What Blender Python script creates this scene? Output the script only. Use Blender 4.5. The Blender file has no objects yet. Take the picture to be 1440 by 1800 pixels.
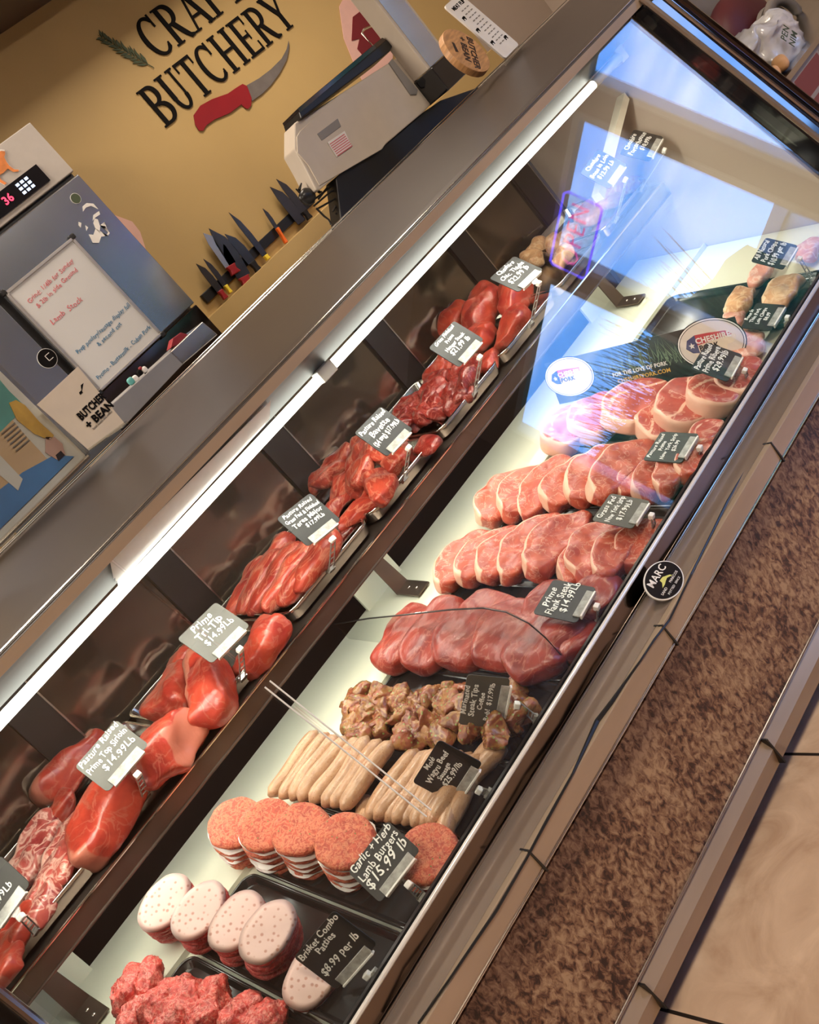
import bpy, bmesh, math, random
from mathutils import Vector, Matrix, Euler, noise as mn
R = math.radians
rnd = random.Random(7)
sc = bpy.context.scene
col = sc.collection

# ------------------------------------------------------------------ camera, world, lights, exposure
CAM = Vector((0, 0, 1.55)); FPX = 2015.35
_r, _p, _y = -0.73138807, 0.28593535, 0.53813603
fwd = Vector((math.sin(_y)*math.cos(_p), math.cos(_y)*math.cos(_p), -math.sin(_p)))
rt0 = Vector((math.cos(_y), -math.sin(_y), 0)); up0 = rt0.cross(fwd)
rgt = rt0*math.cos(_r) + up0*math.sin(_r); upv = -rt0*math.sin(_r) + up0*math.cos(_r)
cd = bpy.data.cameras.new('camera'); cam = bpy.data.objects.new('camera', cd); col.objects.link(cam)
m = Matrix((rgt, upv, -fwd)).transposed().to_4x4(); m.translation = CAM; cam.matrix_world = m
cd.sensor_fit = 'HORIZONTAL'; cd.sensor_width = 36; cd.lens = FPX/1440*36; cd.clip_start = .02
sc.camera = cam
sc.view_settings.view_transform = 'Standard'; sc.view_settings.look = 'None'
sc.view_settings.gamma = 1; sc.view_settings.use_curve_mapping = False
sc.view_settings.exposure = 0.0
sc.cycles.use_denoising = True
sc.cycles.max_bounces = 8; sc.cycles.transparent_max_bounces = 16
sc.cycles.caustics_reflective = False; sc.cycles.caustics_refractive = False
sc.cycles.sample_clamp_indirect = 6

w = bpy.data.worlds.new('sky'); sc.world = w; w.use_nodes = True
wn, wl = w.node_tree.nodes, w.node_tree.links
bg = wn['Background']; bg.inputs[1].default_value = 11
tc = wn.new('ShaderNodeTexCoord'); sx = wn.new('ShaderNodeSeparateXYZ'); wl.new(tc.outputs['Generated'], sx.inputs[0])
rp = wn.new('ShaderNodeValToRGB'); wl.new(sx.outputs[2], rp.inputs[0])
rp.color_ramp.elements[0].position = 0; rp.color_ramp.elements[0].color = (.22, .50, 1, 1)
rp.color_ramp.elements[1].position = .45; rp.color_ramp.elements[1].color = (.06, .24, .85, 1)
nz = wn.new('ShaderNodeTexNoise'); nz.inputs['Scale'].default_value = 3.2; nz.inputs['Detail'].default_value = 6
mp = wn.new('ShaderNodeMapping'); mp.inputs['Scale'].default_value = (1, 1, 4)
wl.new(tc.outputs['Generated'], mp.inputs[0]); wl.new(mp.outputs[0], nz.inputs[0])
r2 = wn.new('ShaderNodeValToRGB'); r2.color_ramp.elements[0].position = .5; r2.color_ramp.elements[1].position = .72
wl.new(nz.outputs[0], r2.inputs[0])
mx = wn.new('ShaderNodeMixRGB'); mx.inputs[2].default_value = (.8, .88, 1, 1)
wl.new(r2.outputs[0], mx.inputs[0]); wl.new(rp.outputs[0], mx.inputs[1]); wl.new(mx.outputs[0], bg.inputs[0])

def area(name, loc, size, power, color, rot=(0, 0, 0), parent=None, sy=None):
    l = bpy.data.lights.new(name, 'AREA'); l.energy = power; l.color = color; l.size = size
    if sy: l.shape = 'RECTANGLE'; l.size_y = sy
    o = bpy.data.objects.new(name, l); col.objects.link(o); o.location = loc; o.rotation_euler = rot
    if parent: o.parent = parent
    return o
ROOM = [(-.9, .5), (1.0, .2), (2.9, .5), (.8, 2.95), (2.9, 2.95), (-.9, 2.9)]
for i, (x, y) in enumerate(ROOM):
    area('ceiling_lamp_light', (x, y, 2.83), .55, 36 if y < 2 else 34, (1, .86, .70))

# ------------------------------------------------------------------ measuring helpers (pixel of the photo -> point on a real surface)
def ray(px, py): return rgt*((px-720)/FPX) - upv*((py-900)/FPX) + fwd
def atY(px, py, Y): d = ray(px, py); return CAM + d*(Y/d.y)
def atX(px, py, X): d = ray(px, py); return CAM + d*(X/d.x)
def atZ(px, py, Z): d = ray(px, py); return CAM + d*((Z-1.55)/d.z)
DS, DZ0, DY0 = .22, .53, 1.68
SS, SZ0, SY0 = .12, .858, 2.1
def onDeck(px, py, h=.03):
    d = ray(px, py); return CAM + d*((DZ0+h-DS*DY0-1.55)/(d.z-DS*d.y))
def onShelf(px, py, h=.03):
    d = ray(px, py); return CAM + d*((SZ0+h-SS*SY0-1.55)/(d.z-SS*d.y))

# ------------------------------------------------------------------ materials
MT = {}
def nodes(name):
    m = bpy.data.materials.new(name); m.use_nodes = True; MT[name] = m
    n, l = m.node_tree.nodes, m.node_tree.links
    return m, n, l, n['Principled BSDF']
def mat(name, c, rough=.5, metal=0, noise=None, bump=None, coat=0, emit=None, alpha=1, spec=.5, stretch=(1, 1, 1)):
    m, n, l, b = nodes(name)
    b.inputs['Base Color'].default_value = (*c, 1); b.inputs['Roughness'].default_value = rough
    b.inputs['Metallic'].default_value = metal; b.inputs['Coat Weight'].default_value = coat
    b.inputs['Coat Roughness'].default_value = .08; b.inputs['Specular IOR Level'].default_value = spec
    if emit: b.inputs['Emission Color'].default_value = (*emit[0], 1); b.inputs['Emission Strength'].default_value = emit[1]
    tcn = n.new('ShaderNodeTexCoord'); mp = n.new('ShaderNodeMapping'); mp.inputs['Scale'].default_value = stretch
    l.new(tcn.outputs['Object'], mp.inputs[0])
    sc_, am = noise or (14, .06)
    t = n.new('ShaderNodeTexNoise'); t.inputs['Scale'].default_value = sc_; t.inputs['Detail'].default_value = 4
    l.new(mp.outputs[0], t.inputs[0])
    r = n.new('ShaderNodeValToRGB')
    r.color_ramp.elements[0].position = .3; r.color_ramp.elements[0].color = (*[max(0, v*(1-am)) for v in c], 1)
    r.color_ramp.elements[1].position = .7; r.color_ramp.elements[1].color = (*[min(1, v*(1+am)) for v in c], 1)
    l.new(t.outputs[0], r.inputs[0]); l.new(r.outputs[0], b.inputs['Base Color'])
    if bump:
        t2 = n.new('ShaderNodeTexNoise'); t2.inputs['Scale'].default_value = bump[0]; t2.inputs['Detail'].default_value = 3
        l.new(mp.outputs[0], t2.inputs[0]); bp = n.new('ShaderNodeBump'); bp.inputs['Strength'].default_value = bump[1]; bp.inputs['Distance'].default_value = .002
        l.new(t2.outputs[0], bp.inputs['Height']); l.new(bp.outputs[0], b.inputs['Normal'])
    return m
def glass_mat(name, tint=(1, 1, 1), f0=.05, gloss=.0, refl=1.0):
    m = bpy.data.materials.new(name); m.use_nodes = True; MT[name] = m
    n, l = m.node_tree.nodes, m.node_tree.links
    n.remove(n['Principled BSDF']); out = n['Material Output']
    g = n.new('ShaderNodeNewGeometry'); d = n.new('ShaderNodeVectorMath'); d.operation = 'DOT_PRODUCT'
    l.new(g.outputs['Normal'], d.inputs[0]); l.new(g.outputs['Incoming'], d.inputs[1])
    a = n.new('ShaderNodeMath'); a.operation = 'ABSOLUTE'; l.new(d.outputs['Value'], a.inputs[0])
    s = n.new('ShaderNodeMath'); s.operation = 'SUBTRACT'; s.inputs[0].default_value = 1; l.new(a.outputs[0], s.inputs[1])
    p = n.new('ShaderNodeMath'); p.operation = 'POWER'; p.inputs[1].default_value = 5; l.new(s.outputs[0], p.inputs[0])
    q = n.new('ShaderNodeMath'); q.operation = 'MULTIPLY_ADD'; q.inputs[1].default_value = (1-f0)*refl; q.inputs[2].default_value = f0; l.new(p.outputs[0], q.inputs[0])
    t = n.new('ShaderNodeBsdfTransparent'); t.inputs[0].default_value = (*tint, 1)
    gl = n.new('ShaderNodeBsdfGlossy'); gl.inputs['Roughness'].default_value = gloss
    mxn = n.new('ShaderNodeMixShader'); l.new(q.outputs[0], mxn.inputs[0]); l.new(t.outputs[0], mxn.inputs[1]); l.new(gl.outputs[0], mxn.inputs[2])
    l.new(mxn.outputs[0], out.inputs[0]); return m
def meat(name, red, dark, fat, vs=22, va=.5, thr=.035, rough=.38, bump=.5, fibre=(1, 1, 1), speck=None, sheen=.25):
    m, n, l, b = nodes(name)
    b.inputs['Roughness'].default_value = rough; b.inputs['Coat Weight'].default_value = sheen; b.inputs['Coat Roughness'].default_value = .25
    tcn = n.new('ShaderNodeTexCoord'); oi = n.new('ShaderNodeObjectInfo')
    mu = n.new('ShaderNodeVectorMath'); mu.operation = 'SCALE'; mu.inputs[0].default_value = (7.1, 3.3, 5.7); l.new(oi.outputs['Random'], mu.inputs['Scale'])
    ad = n.new('ShaderNodeVectorMath'); ad.operation = 'ADD'; l.new(tcn.outputs['Object'], ad.inputs[0]); l.new(mu.outputs[0], ad.inputs[1])
    mp = n.new('ShaderNodeMapping'); mp.inputs['Scale'].default_value = fibre; l.new(ad.outputs[0], mp.inputs[0])
    def nz(s, d, dist=0):
        t = n.new('ShaderNodeTexNoise'); t.inputs['Scale'].default_value = s; t.inputs['Detail'].default_value = d; t.inputs['Distortion'].default_value = dist
        l.new(mp.outputs[0], t.inputs[0]); return t
    t1 = nz(vs*1.1, 5, .4); r1 = n.new('ShaderNodeValToRGB')
    r1.color_ramp.elements[0].position = .32; r1.color_ramp.elements[0].color = (*dark, 1)
    r1.color_ramp.elements[1].position = .62; r1.color_ramp.elements[1].color = (*red, 1); l.new(t1.outputs[0], r1.inputs[0])
    t2 = nz(vs, 4, 1.2)
    s = n.new('ShaderNodeMath'); s.operation = 'SUBTRACT'; s.inputs[1].default_value = .5; l.new(t2.outputs[0], s.inputs[0])
    a = n.new('ShaderNodeMath'); a.operation = 'ABSOLUTE'; l.new(s.outputs[0], a.inputs[0])
    mr = n.new('ShaderNodeMapRange'); mr.inputs['From Min'].default_value = 0; mr.inputs['From Max'].default_value = thr
    mr.inputs['To Min'].default_value = va; mr.inputs['To Max'].default_value = 0; l.new(a.outputs[0], mr.inputs['Value'])
    at = n.new('ShaderNodeAttribute'); at.attribute_name = 'fat'
    t4 = nz(60, 3); mm = n.new('ShaderNodeMath'); mm.operation = 'MULTIPLY_ADD'; mm.inputs[1].default_value = .6; mm.inputs[2].default_value = -.3; l.new(t4.outputs[0], mm.inputs[0])
    t4.inputs['Scale'].default_value = 34; mm.inputs[1].default_value = 1.0; mm.inputs[2].default_value = -.5
    fa = n.new('ShaderNodeMath'); fa.operation = 'ADD'; l.new(at.outputs['Fac'], fa.inputs[0]); l.new(mm.outputs[0], fa.inputs[1])
    fr = n.new('ShaderNodeMapRange'); fr.inputs['From Min'].default_value = .35; fr.inputs['From Max'].default_value = .6; l.new(fa.outputs[0], fr.inputs['Value'])
    mxm = n.new('ShaderNodeMath'); mxm.operation = 'MAXIMUM'; l.new(mr.outputs[0], mxm.inputs[0]); l.new(fr.outputs[0], mxm.inputs[1])
    mc = n.new('ShaderNodeMixRGB'); l.new(mxm.outputs[0], mc.inputs[0]); l.new(r1.outputs[0], mc.inputs[1]); mc.inputs[2].default_value = (*fat, 1)
    last = mc.outputs[0]
    if speck:
        v = n.new('ShaderNodeTexVoronoi'); v.inputs['Scale'].default_value = speck[1]; l.new(ad.outputs[0], v.inputs[0])
        lt = n.new('ShaderNodeMath'); lt.operation = 'LESS_THAN'; lt.inputs[1].default_value = speck[2]; l.new(v.outputs['Distance'], lt.inputs[0])
        m3 = n.new('ShaderNodeMixRGB'); l.new(lt.outputs[0], m3.inputs[0]); l.new(last, m3.inputs[1]); m3.inputs[2].default_value = (*speck[0], 1); last = m3.outputs[0]
    l.new(last, b.inputs['Base Color'])
    t3 = nz(vs*3, 4); bp = n.new('ShaderNodeBump'); bp.inputs['Strength'].default_value = bump; bp.inputs['Distance'].default_value = .003
    l.new(t3.outputs[0], bp.inputs['Height']); l.new(bp.outputs[0], b.inputs['Normal'])
    return m

FATC = (.74, .44, .31)
meat('steak', (.50, .092, .046), (.32, .038, .022), FATC, 30, .5, .026)
meat('ribeye', (.52, .095, .065), (.34, .04, .03), (.76, .44, .32), 18, .6, .028)
meat('roast', (.56, .070, .036), (.32, .022, .016), (.54, .17, .11), 17, .6, .03, rough=.36, bump=.8)
meat('finger', (.56, .075, .040), (.30, .02, .015), (.76, .32, .20), 34, .6, .04, rough=.34, fibre=(.3, 1, 1), bump=.8)
meat('dark_meat', (.34, .032, .022), (.15, .010, .009), (.62, .24, .18), 34, .5, .035, rough=.3, bump=.9)
meat('flank', (.33, .040, .024), (.19, .016, .012), (.52, .20, .14), 26, .5, .03, fibre=(.35, 1, 1), rough=.36, bump=.8)
meat('lamb', (.56, .10, .05), (.36, .05, .03), (.74, .28, .14), 90, .7, .09, rough=.6, bump=.9, speck=((.16, .20, .05), 70, .10), sheen=.05)
meat('ground', (.68, .075, .055), (.38, .03, .025), (.85, .38, .30), 70, .6, .06, rough=.4, bump=1)
meat('brisket', (.50, .06, .055), (.30, .025, .025), (.74, .30, .26), 60, .5, .06, rough=.5, bump=.8)
meat('sausage', (.50, .29, .16), (.36, .19, .10), (.62, .42, .27), 60, .35, .05, rough=.33, bump=.3, fibre=(.5, 1, 1), speck=((.32, .15, .07), 130, .16))
meat('tips', (.30, .085, .04), (.12, .03, .015), (.36, .19, .06), 28, .8, .09, rough=.25, bump=.9, speck=((.22, .26, .07), 90, .2))
meat('lamb_bone', (.60, .12, .09), (.32, .03, .03), (.86, .50, .40), 30, 1, .07, rough=.35)
meat('chicken', (.72, .40, .20), (.45, .20, .08), (.85, .62, .38), 26, .6, .06, rough=.4)
meat('pork', (.72, .33, .24), (.55, .20, .15), (.86, .62, .50), 20, .7, .05, rough=.35)
mat('paper', (.86, .84, .80), .6, noise=(60, .04), bump=(50, .2))
# pressed patty sheet: dimples
m, n, l, b = nodes('patty_sheet'); b.inputs['Roughness'].default_value = .45
tcn = n.new('ShaderNodeTexCoord'); v = n.new('ShaderNodeTexVoronoi'); v.inputs['Scale'].default_value = 84; v.inputs['Randomness'].default_value = .65
l.new(tcn.outputs['Object'], v.inputs[0]); rr = n.new('ShaderNodeValToRGB'); l.new(v.outputs['Distance'], rr.inputs[0])
rr.color_ramp.elements[0].position = .15; rr.color_ramp.elements[0].color = (.44, .22, .17, 1); rr.color_ramp.elements[1].position = .30; rr.color_ramp.elements[1].color = (.64, .44, .385, 1)
l.new(rr.outputs[0], b.inputs['Base Color']); bp = n.new('ShaderNodeBump'); bp.inputs['Strength'].default_value = .6; bp.inputs['Distance'].default_value = .003; l.new(rr.outputs[0], bp.inputs['Height']); l.new(bp.outputs[0], b.inputs['Normal'])

mat('mustard', (.49, .335, .135), .55, noise=(2.2, .06), bump=(90, .15))
mat('beige_wall', (.42, .34, .28), .6, noise=(2, .05))
mat('ceiling_tile', (.62, .56, .48), .7, noise=(40, .08))
mat('dark_beam', (.05, .03, .03), .35)
mat('brown_room', (.20, .12, .08), .6, noise=(3, .15))
mat('brown_steel', (.40, .325, .27), .24, .75, noise=(6, .06))
mat('top_deck', (.050, .039, .034), .38, .0, noise=(5, .04), coat=.03, spec=.18)
mat('bumper', (.38, .285, .20), .32, .25, noise=(9, .14), bump=(30, .15), stretch=(.3, 1, 1))
mat('chrome', (.80, .77, .72), .12, 1, noise=(8, .03))
mat('rail_tube_shine', (.80, .79, .74), .22, .3)  # chrome rail; the light tube's reflection is put into this pale base colour
mat('chrome_dark', (.14, .11, .10), .10, 1, noise=(8, .05))
mat('steel', (.60, .57, .53), .22, 1, noise=(20, .06), stretch=(.2, 1, 1))
mat('steel_shelf', (.15, .115, .095), .34, .8, noise=(12, .12))
mat('steel_tray', (.62, .60, .55), .18, 1, noise=(20, .08))
mat('black_tray', (.012, .011, .010), .18, noise=(20, .1), spec=.6)
mat('black', (.010, .009, .009), .35)
mat('black_gloss', (.010, .010, .013), .06, coat=.5)
mat('rubber', (.018, .013, .012), .5)
mat('white_deck', (.70, .71, .58), .38, noise=(5, .04))
mat('white_plastic', (.80, .79, .75), .4)
mat('housing', (.10, .104, .10), .45, .0, noise=(4, .05))
mat('back_door', (.24, .19, .145), .10, .9, noise=(3.5, .35), stretch=(.6, 1, 1.6))
mat('interior_dark', (.020, .013, .011), .3, noise=(3, .2))
mat('tube', (1, 1, .95), .4, emit=((1, .97, .88), 7))
mat('tube_cap', (.70, .64, .52), .5)
mat('tag_board', (.010, .010, .009), .5, noise=(30, .25))
mat('chalk', (.88, .87, .83), .7)
mat('clip_clear', (.36, .355, .33), .15, noise=(90, .3), coat=.5)
mat('scale_body', (.56, .49, .41), .42, noise=(20, .03))
mat('grey_plastic', (.24, .22, .20), .4)
mat('fridge_head', (.52, .47, .43), .45, noise=(18, .05))
mat('fridge_door', (.40, .43, .48), .20, .9, noise=(3, .12), stretch=(1, 1, .4))
mat('whiteboard', (.62, .61, .61), .3, noise=(4, .03))
mat('aluminium', (.55, .52, .50), .3, .8)
mat('red', (.27, .010, .016), .4); mat('orange', (.85, .16, .02), .4); mat('yellow', (.80, .62, .05), .4)
mat('led_red', (.8, .02, .05), .4, emit=((1, .05, .12), 2)); mat('led_white', (.6, .7, .9), .4, emit=((.55, .7, 1), .8))
mat('blade', (.10, .095, .10), .25, .9, noise=(8, .2)); mat('blade_light', (.50, .50, .52), .25, .9)
mat('cow_orange', (.70, .22, .05), .5, noise=(25, .35)); mat('ink_black', (.006, .005, .005), .7, spec=.1)
mat('ink_red', (.62, .16, .18), .6); mat('ink_blue', (.07, .20, .34), .6)
mat('pink', (.70, .42, .36), .6); mat('dark_red', (.16, .010, .016), .5)
mat('leaf_ink', (.055, .075, .035), .6); mat('knife_grey', (.15, .13, .12), .5, noise=(10, .25))
mat('wood_round', (.52, .27, .11), .45, noise=(22, .30), stretch=(1, 6, 1)); mat('burn', (.03, .015, .01), .6)
mat('card', (.80, .77, .74), .5); mat('card_warm', (.72, .62, .50), .5)
mat('teal', (.12, .42, .40), .5, noise=(12, .2)); mat('poster_blue', (.08, .26, .62), .4, noise=(12, .15)); mat('poster_tan', (.74, .50, .30), .5); mat('poster_gold', (.78, .46, .08), .5, noise=(25, .2))
mat('grey_metal', (.30, .29, .29), .35, .3); mat('bag', (.55, .53, .52), .25, noise=(14, .2), bump=(18, .9), coat=.4)
mat('bread', (.62, .34, .15), .7, noise=(20, .2)); mat('maroon', (.11, .018, .022), .5); mat('ring_grey', (.22, .19, .17), .4)
mat('banner_dark', (.022, .026, .024), .3, noise=(22, .6)); mat('banner_green', (.16, .22, .13), .4, noise=(30, .5), stretch=(1, 1, .3))
mat('cream', (.66, .58, .52), .5); mat('flag_red', (.45, .035, .05), .4); mat('navy', (.03, .04, .13), .4)
mat('badge_yellow', (.62, .62, .16), .4); mat('asphalt', (.10, .10, .10), .9); mat('grass', (.10, .16, .05), .9, noise=(3, .5))
mat('leaves', (.05, .12, .03), .8, noise=(4, .6)); mat('white_wall', (.75, .77, .80), .6); mat('white_frame', (.80, .82, .84), .4)
mat('neon_pink', (.9, .2, .6), .4, emit=((1, .12, .55), 4.5)); mat('neon_blue', (.2, .2, 1), .4, emit=((.12, .08, 1), 9))
glass_mat('glass', (.985, 1, .985), .062); glass_mat('window_glass', (.96, .98, 1), .04); glass_mat('acrylic', (.93, .94, .92), .09, .02)

# speckled laminate fascia
m, n, l, b = nodes('laminate'); b.inputs['Roughness'].default_value = .42
tcn = n.new('ShaderNodeTexCoord'); mp = n.new('ShaderNodeMapping'); mp.inputs['Scale'].default_value = (1.5, 1, 1); mp.inputs['Rotation'].default_value = (0, .6, 0); l.new(tcn.outputs['Object'], mp.inputs[0])
t1 = n.new('ShaderNodeTexNoise'); t1.inputs['Scale'].default_value = 50; t1.inputs['Detail'].default_value = 6; t1.inputs['Roughness'].default_value = .65; t1.inputs['Distortion'].default_value = .6; l.new(mp.outputs[0], t1.inputs[0])
t2 = n.new('ShaderNodeTexNoise'); t2.inputs['Scale'].default_value = 9; t2.inputs['Detail'].default_value = 3; l.new(mp.outputs[0], t2.inputs[0])
av = n.new('ShaderNodeMath'); av.operation = 'MULTIPLY_ADD'; av.inputs[1].default_value = .35; l.new(t2.outputs[0], av.inputs[0]); l.new(t1.outputs[0], av.inputs[2])
rr = n.new('ShaderNodeValToRGB'); l.new(av.outputs[0], rr.inputs[0]); e = rr.color_ramp.elements
e[0].position = .54; e[0].color = (.032, .013, .010, 1); e[1].position = .80; e[1].color = (.42, .27, .15, 1)
for p_, c_ in ((.60, (.11, .045, .026)), (.66, (.21, .11, .060)), (.72, (.29, .17, .095))):
    k = rr.color_ramp.elements.new(p_); k.color = (*c_, 1)
l.new(rr.outputs[0], b.inputs['Base Color'])
# floor tile
m, n, l, b = nodes('floor_tile'); b.inputs['Roughness'].default_value = .32
tcn = n.new('ShaderNodeTexCoord'); mp = n.new('ShaderNodeMapping'); mp.inputs['Location'].default_value = (-.668, .05, 0); l.new(tcn.outputs['Object'], mp.inputs[0])
t1 = n.new('ShaderNodeTexNoise'); t1.inputs['Scale'].default_value = 7; t1.inputs['Detail'].default_value = 7; t1.inputs['Roughness'].default_value = .6; t1.inputs['Distortion'].default_value = 1.2; l.new(tcn.outputs['Object'], t1.inputs[0])
rr = n.new('ShaderNodeValToRGB'); l.new(t1.outputs[0], rr.inputs[0]); e = rr.color_ramp.elements
e[0].position = .3; e[0].color = (.44, .285, .175, 1); e[1].position = .74; e[1].color = (.70, .51, .34, 1)
br = n.new('ShaderNodeTexBrick'); br.offset = 0; br.inputs['Scale'].default_value = 1; br.inputs['Brick Width'].default_value = .6; br.inputs['Row Height'].default_value = .6; br.inputs['Mortar Size'].default_value = .004
l.new(mp.outputs[0], br.inputs[0]); br.inputs['Mortar'].default_value = (.02, .014, .01, 1)
l.new(rr.outputs[0], br.inputs['Color1']); l.new(rr.outputs[0], br.inputs['Color2']); l.new(br.outputs[0], b.inputs['Base Color'])
# red brick
m, n, l, b = nodes('brick'); b.inputs['Roughness'].default_value = .8
tcn = n.new('ShaderNodeTexCoord'); mp = n.new('ShaderNodeMapping'); mp.inputs['Rotation'].default_value = (R(90), 0, 0); l.new(tcn.outputs['Object'], mp.inputs[0])
br = n.new('ShaderNodeTexBrick'); br.inputs['Scale'].default_value = 1; br.inputs['Brick Width'].default_value = .2; br.inputs['Row Height'].default_value = .085; br.inputs['Mortar Size'].default_value = .007
br.inputs['Color1'].default_value = (.22, .055, .045, 1); br.inputs['Color2'].default_value = (.15, .035, .035, 1); br.inputs['Mortar'].default_value = (.30, .26, .23, 1)
l.new(mp.outputs[0], br.inputs[0]); l.new(br.outputs[0], b.inputs['Base Color'])

# ------------------------------------------------------------------ mesh helpers
def link(name, me, mt, parent=None, loc=None, rot=None, smooth=False):
    o = bpy.data.objects.new(name, me); col.objects.link(o)
    if mt and not me.materials: me.materials.append(MT[mt])
    if parent is not None: o.parent = parent
    if loc is not None: o.location = loc
    if rot is not None: o.rotation_euler = rot
    if smooth:
        for p in me.polygons: p.use_smooth = True
    return o
def mesh(name, v, f):
    me = bpy.data.meshes.new(name); me.from_pydata([tuple(x) for x in v], [], f); me.validate(); me.update(); return me
class G:
    def __init__(s): s.v = []; s.f = []
    def add(s, v, f):
        k = len(s.v); s.v += [tuple(x) for x in v]; s.f += [tuple(i+k for i in q) for q in f]; return s
    def box(s, x0, x1, y0, y1, z0, z1):
        return s.add([(x, y, z) for x in (x0, x1) for y in (y0, y1) for z in (z0, z1)],
                     [(0, 1, 3, 2), (4, 6, 7, 5), (0, 4, 5, 1), (2, 3, 7, 6), (0, 2, 6, 4), (1, 5, 7, 3)])
    def prism(s, poly, vec):           # planar polygon (3D points) pushed along vec
        n = len(poly); P = [Vector(p) for p in poly]; Q = [p+Vector(vec) for p in P]
        return s.add(P+Q, [tuple(range(n)), tuple(reversed(range(n, 2*n)))]+[(i, i+n, (i+1) % n+n, (i+1) % n) for i in range(n)])
    def tube(s, pts, r, seg=8, closed=False):
        P = [Vector(p) for p in pts]; n = len(P); rs = r if isinstance(r, (list, tuple)) else [r]*n; vs = []; fs = []
        ref = Vector((0, 0, 1))
        for i, p in enumerate(P):
            a = P[(i-1) % n] if (i or closed) else p; b_ = P[(i+1) % n] if (i < n-1 or closed) else p
            t = (b_-a).normalized(); u = t.cross(ref)
            if u.length < .05: u = t.cross(Vector((0, 1, 0)))
            u.normalize(); w_ = t.cross(u)
            for k in range(seg):
                an = 2*math.pi*k/seg; vs.append(p+u*(math.cos(an)*rs[i])+w_*(math.sin(an)*rs[i]))
        for i in range(n if closed else n-1):
            for k in range(seg):
                j = (i+1) % n; fs.append((i*seg+k, i*seg+(k+1) % seg, j*seg+(k+1) % seg, j*seg+k))
        if not closed: fs += [tuple(reversed(range(seg))), tuple(range((n-1)*seg, n*seg))]
        return s.add(vs, fs)
    def obj(s, name, mt, parent=None, bevel=0, smooth=False, loc=None, rot=None, seg=2):
        me = mesh(name, s.v, s.f)
        bm = bmesh.new(); bm.from_mesh(me); bmesh.ops.recalc_face_normals(bm, faces=bm.faces); bm.to_mesh(me); bm.free()
        o = link(name, me, mt, parent, loc, rot, smooth)
        if bevel:
            b_ = o.modifiers.new('bevel', 'BEVEL'); b_.width = bevel; b_.segments = seg; b_.limit_method = 'ANGLE'
        return o
def profile(pts, x0, x1): return G().prism([(x0, y, z) for y, z in pts], (x1-x0, 0, 0))
def tag(o, label, cat, group=None):
    o['label'] = label; o['category'] = cat
    if group: o['group'] = group
    return o
def root(name, loc, label, cat, group=None, rot=None):
    o = bpy.data.objects.new(name, None); o.empty_display_size = .05; col.objects.link(o); o.location = loc
    if rot is not None: o.rotation_euler = rot
    return tag(o, label, cat, group)
def struct(o): o['kind'] = 'structure'; return o
def textmesh(lines, size=.02, lead=1.25, shear=.0, bold=.0, width=None, jit=0, align='CENTER', seed=0, ext=.0004):
    q = random.Random(seed); V = []; F = []
    rows = len(lines)
    for i, ln in enumerate(lines):
        sz = size; s_ = ln
        if isinstance(ln, tuple): s_, k = ln; sz = size*k
        c = bpy.data.curves.new('t', 'FONT'); c.body = s_; c.size = sz; c.shear = shear; c.offset = bold*sz; c.extrude = ext
        c.align_x = align; c.space_character = 1.06; c.resolution_u = 2
        o = bpy.data.objects.new('t', c); col.objects.link(o)
        me = bpy.data.meshes.new_from_object(o); 
        xs = [v_.co.x for v_ in me.vertices]
        kx = 1
        if width and xs:
            wd = max(xs)-min(xs)
            if wd > width: kx = width/wd
        a = q.uniform(-jit, jit); y0 = -(i-(rows-1)/2)*size*lead - sz*.3
        k0 = len(V)
        for v_ in me.vertices:
            x, y = v_.co.x*kx, v_.co.y
            if jit: y += math.sin(x*180+seed)*sz*.07; x += math.sin(y*300+i)*sz*.04
            V.append((x*math.cos(a)-y*math.sin(a), y0+y*math.cos(a)+x*math.sin(a), v_.co.z))
        F += [tuple(j+k0 for j in p.vertices) for p in me.polygons]
        bpy.data.objects.remove(o); bpy.data.curves.remove(c); bpy.data.meshes.remove(me)
    return mesh('writing', V, F)

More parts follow.
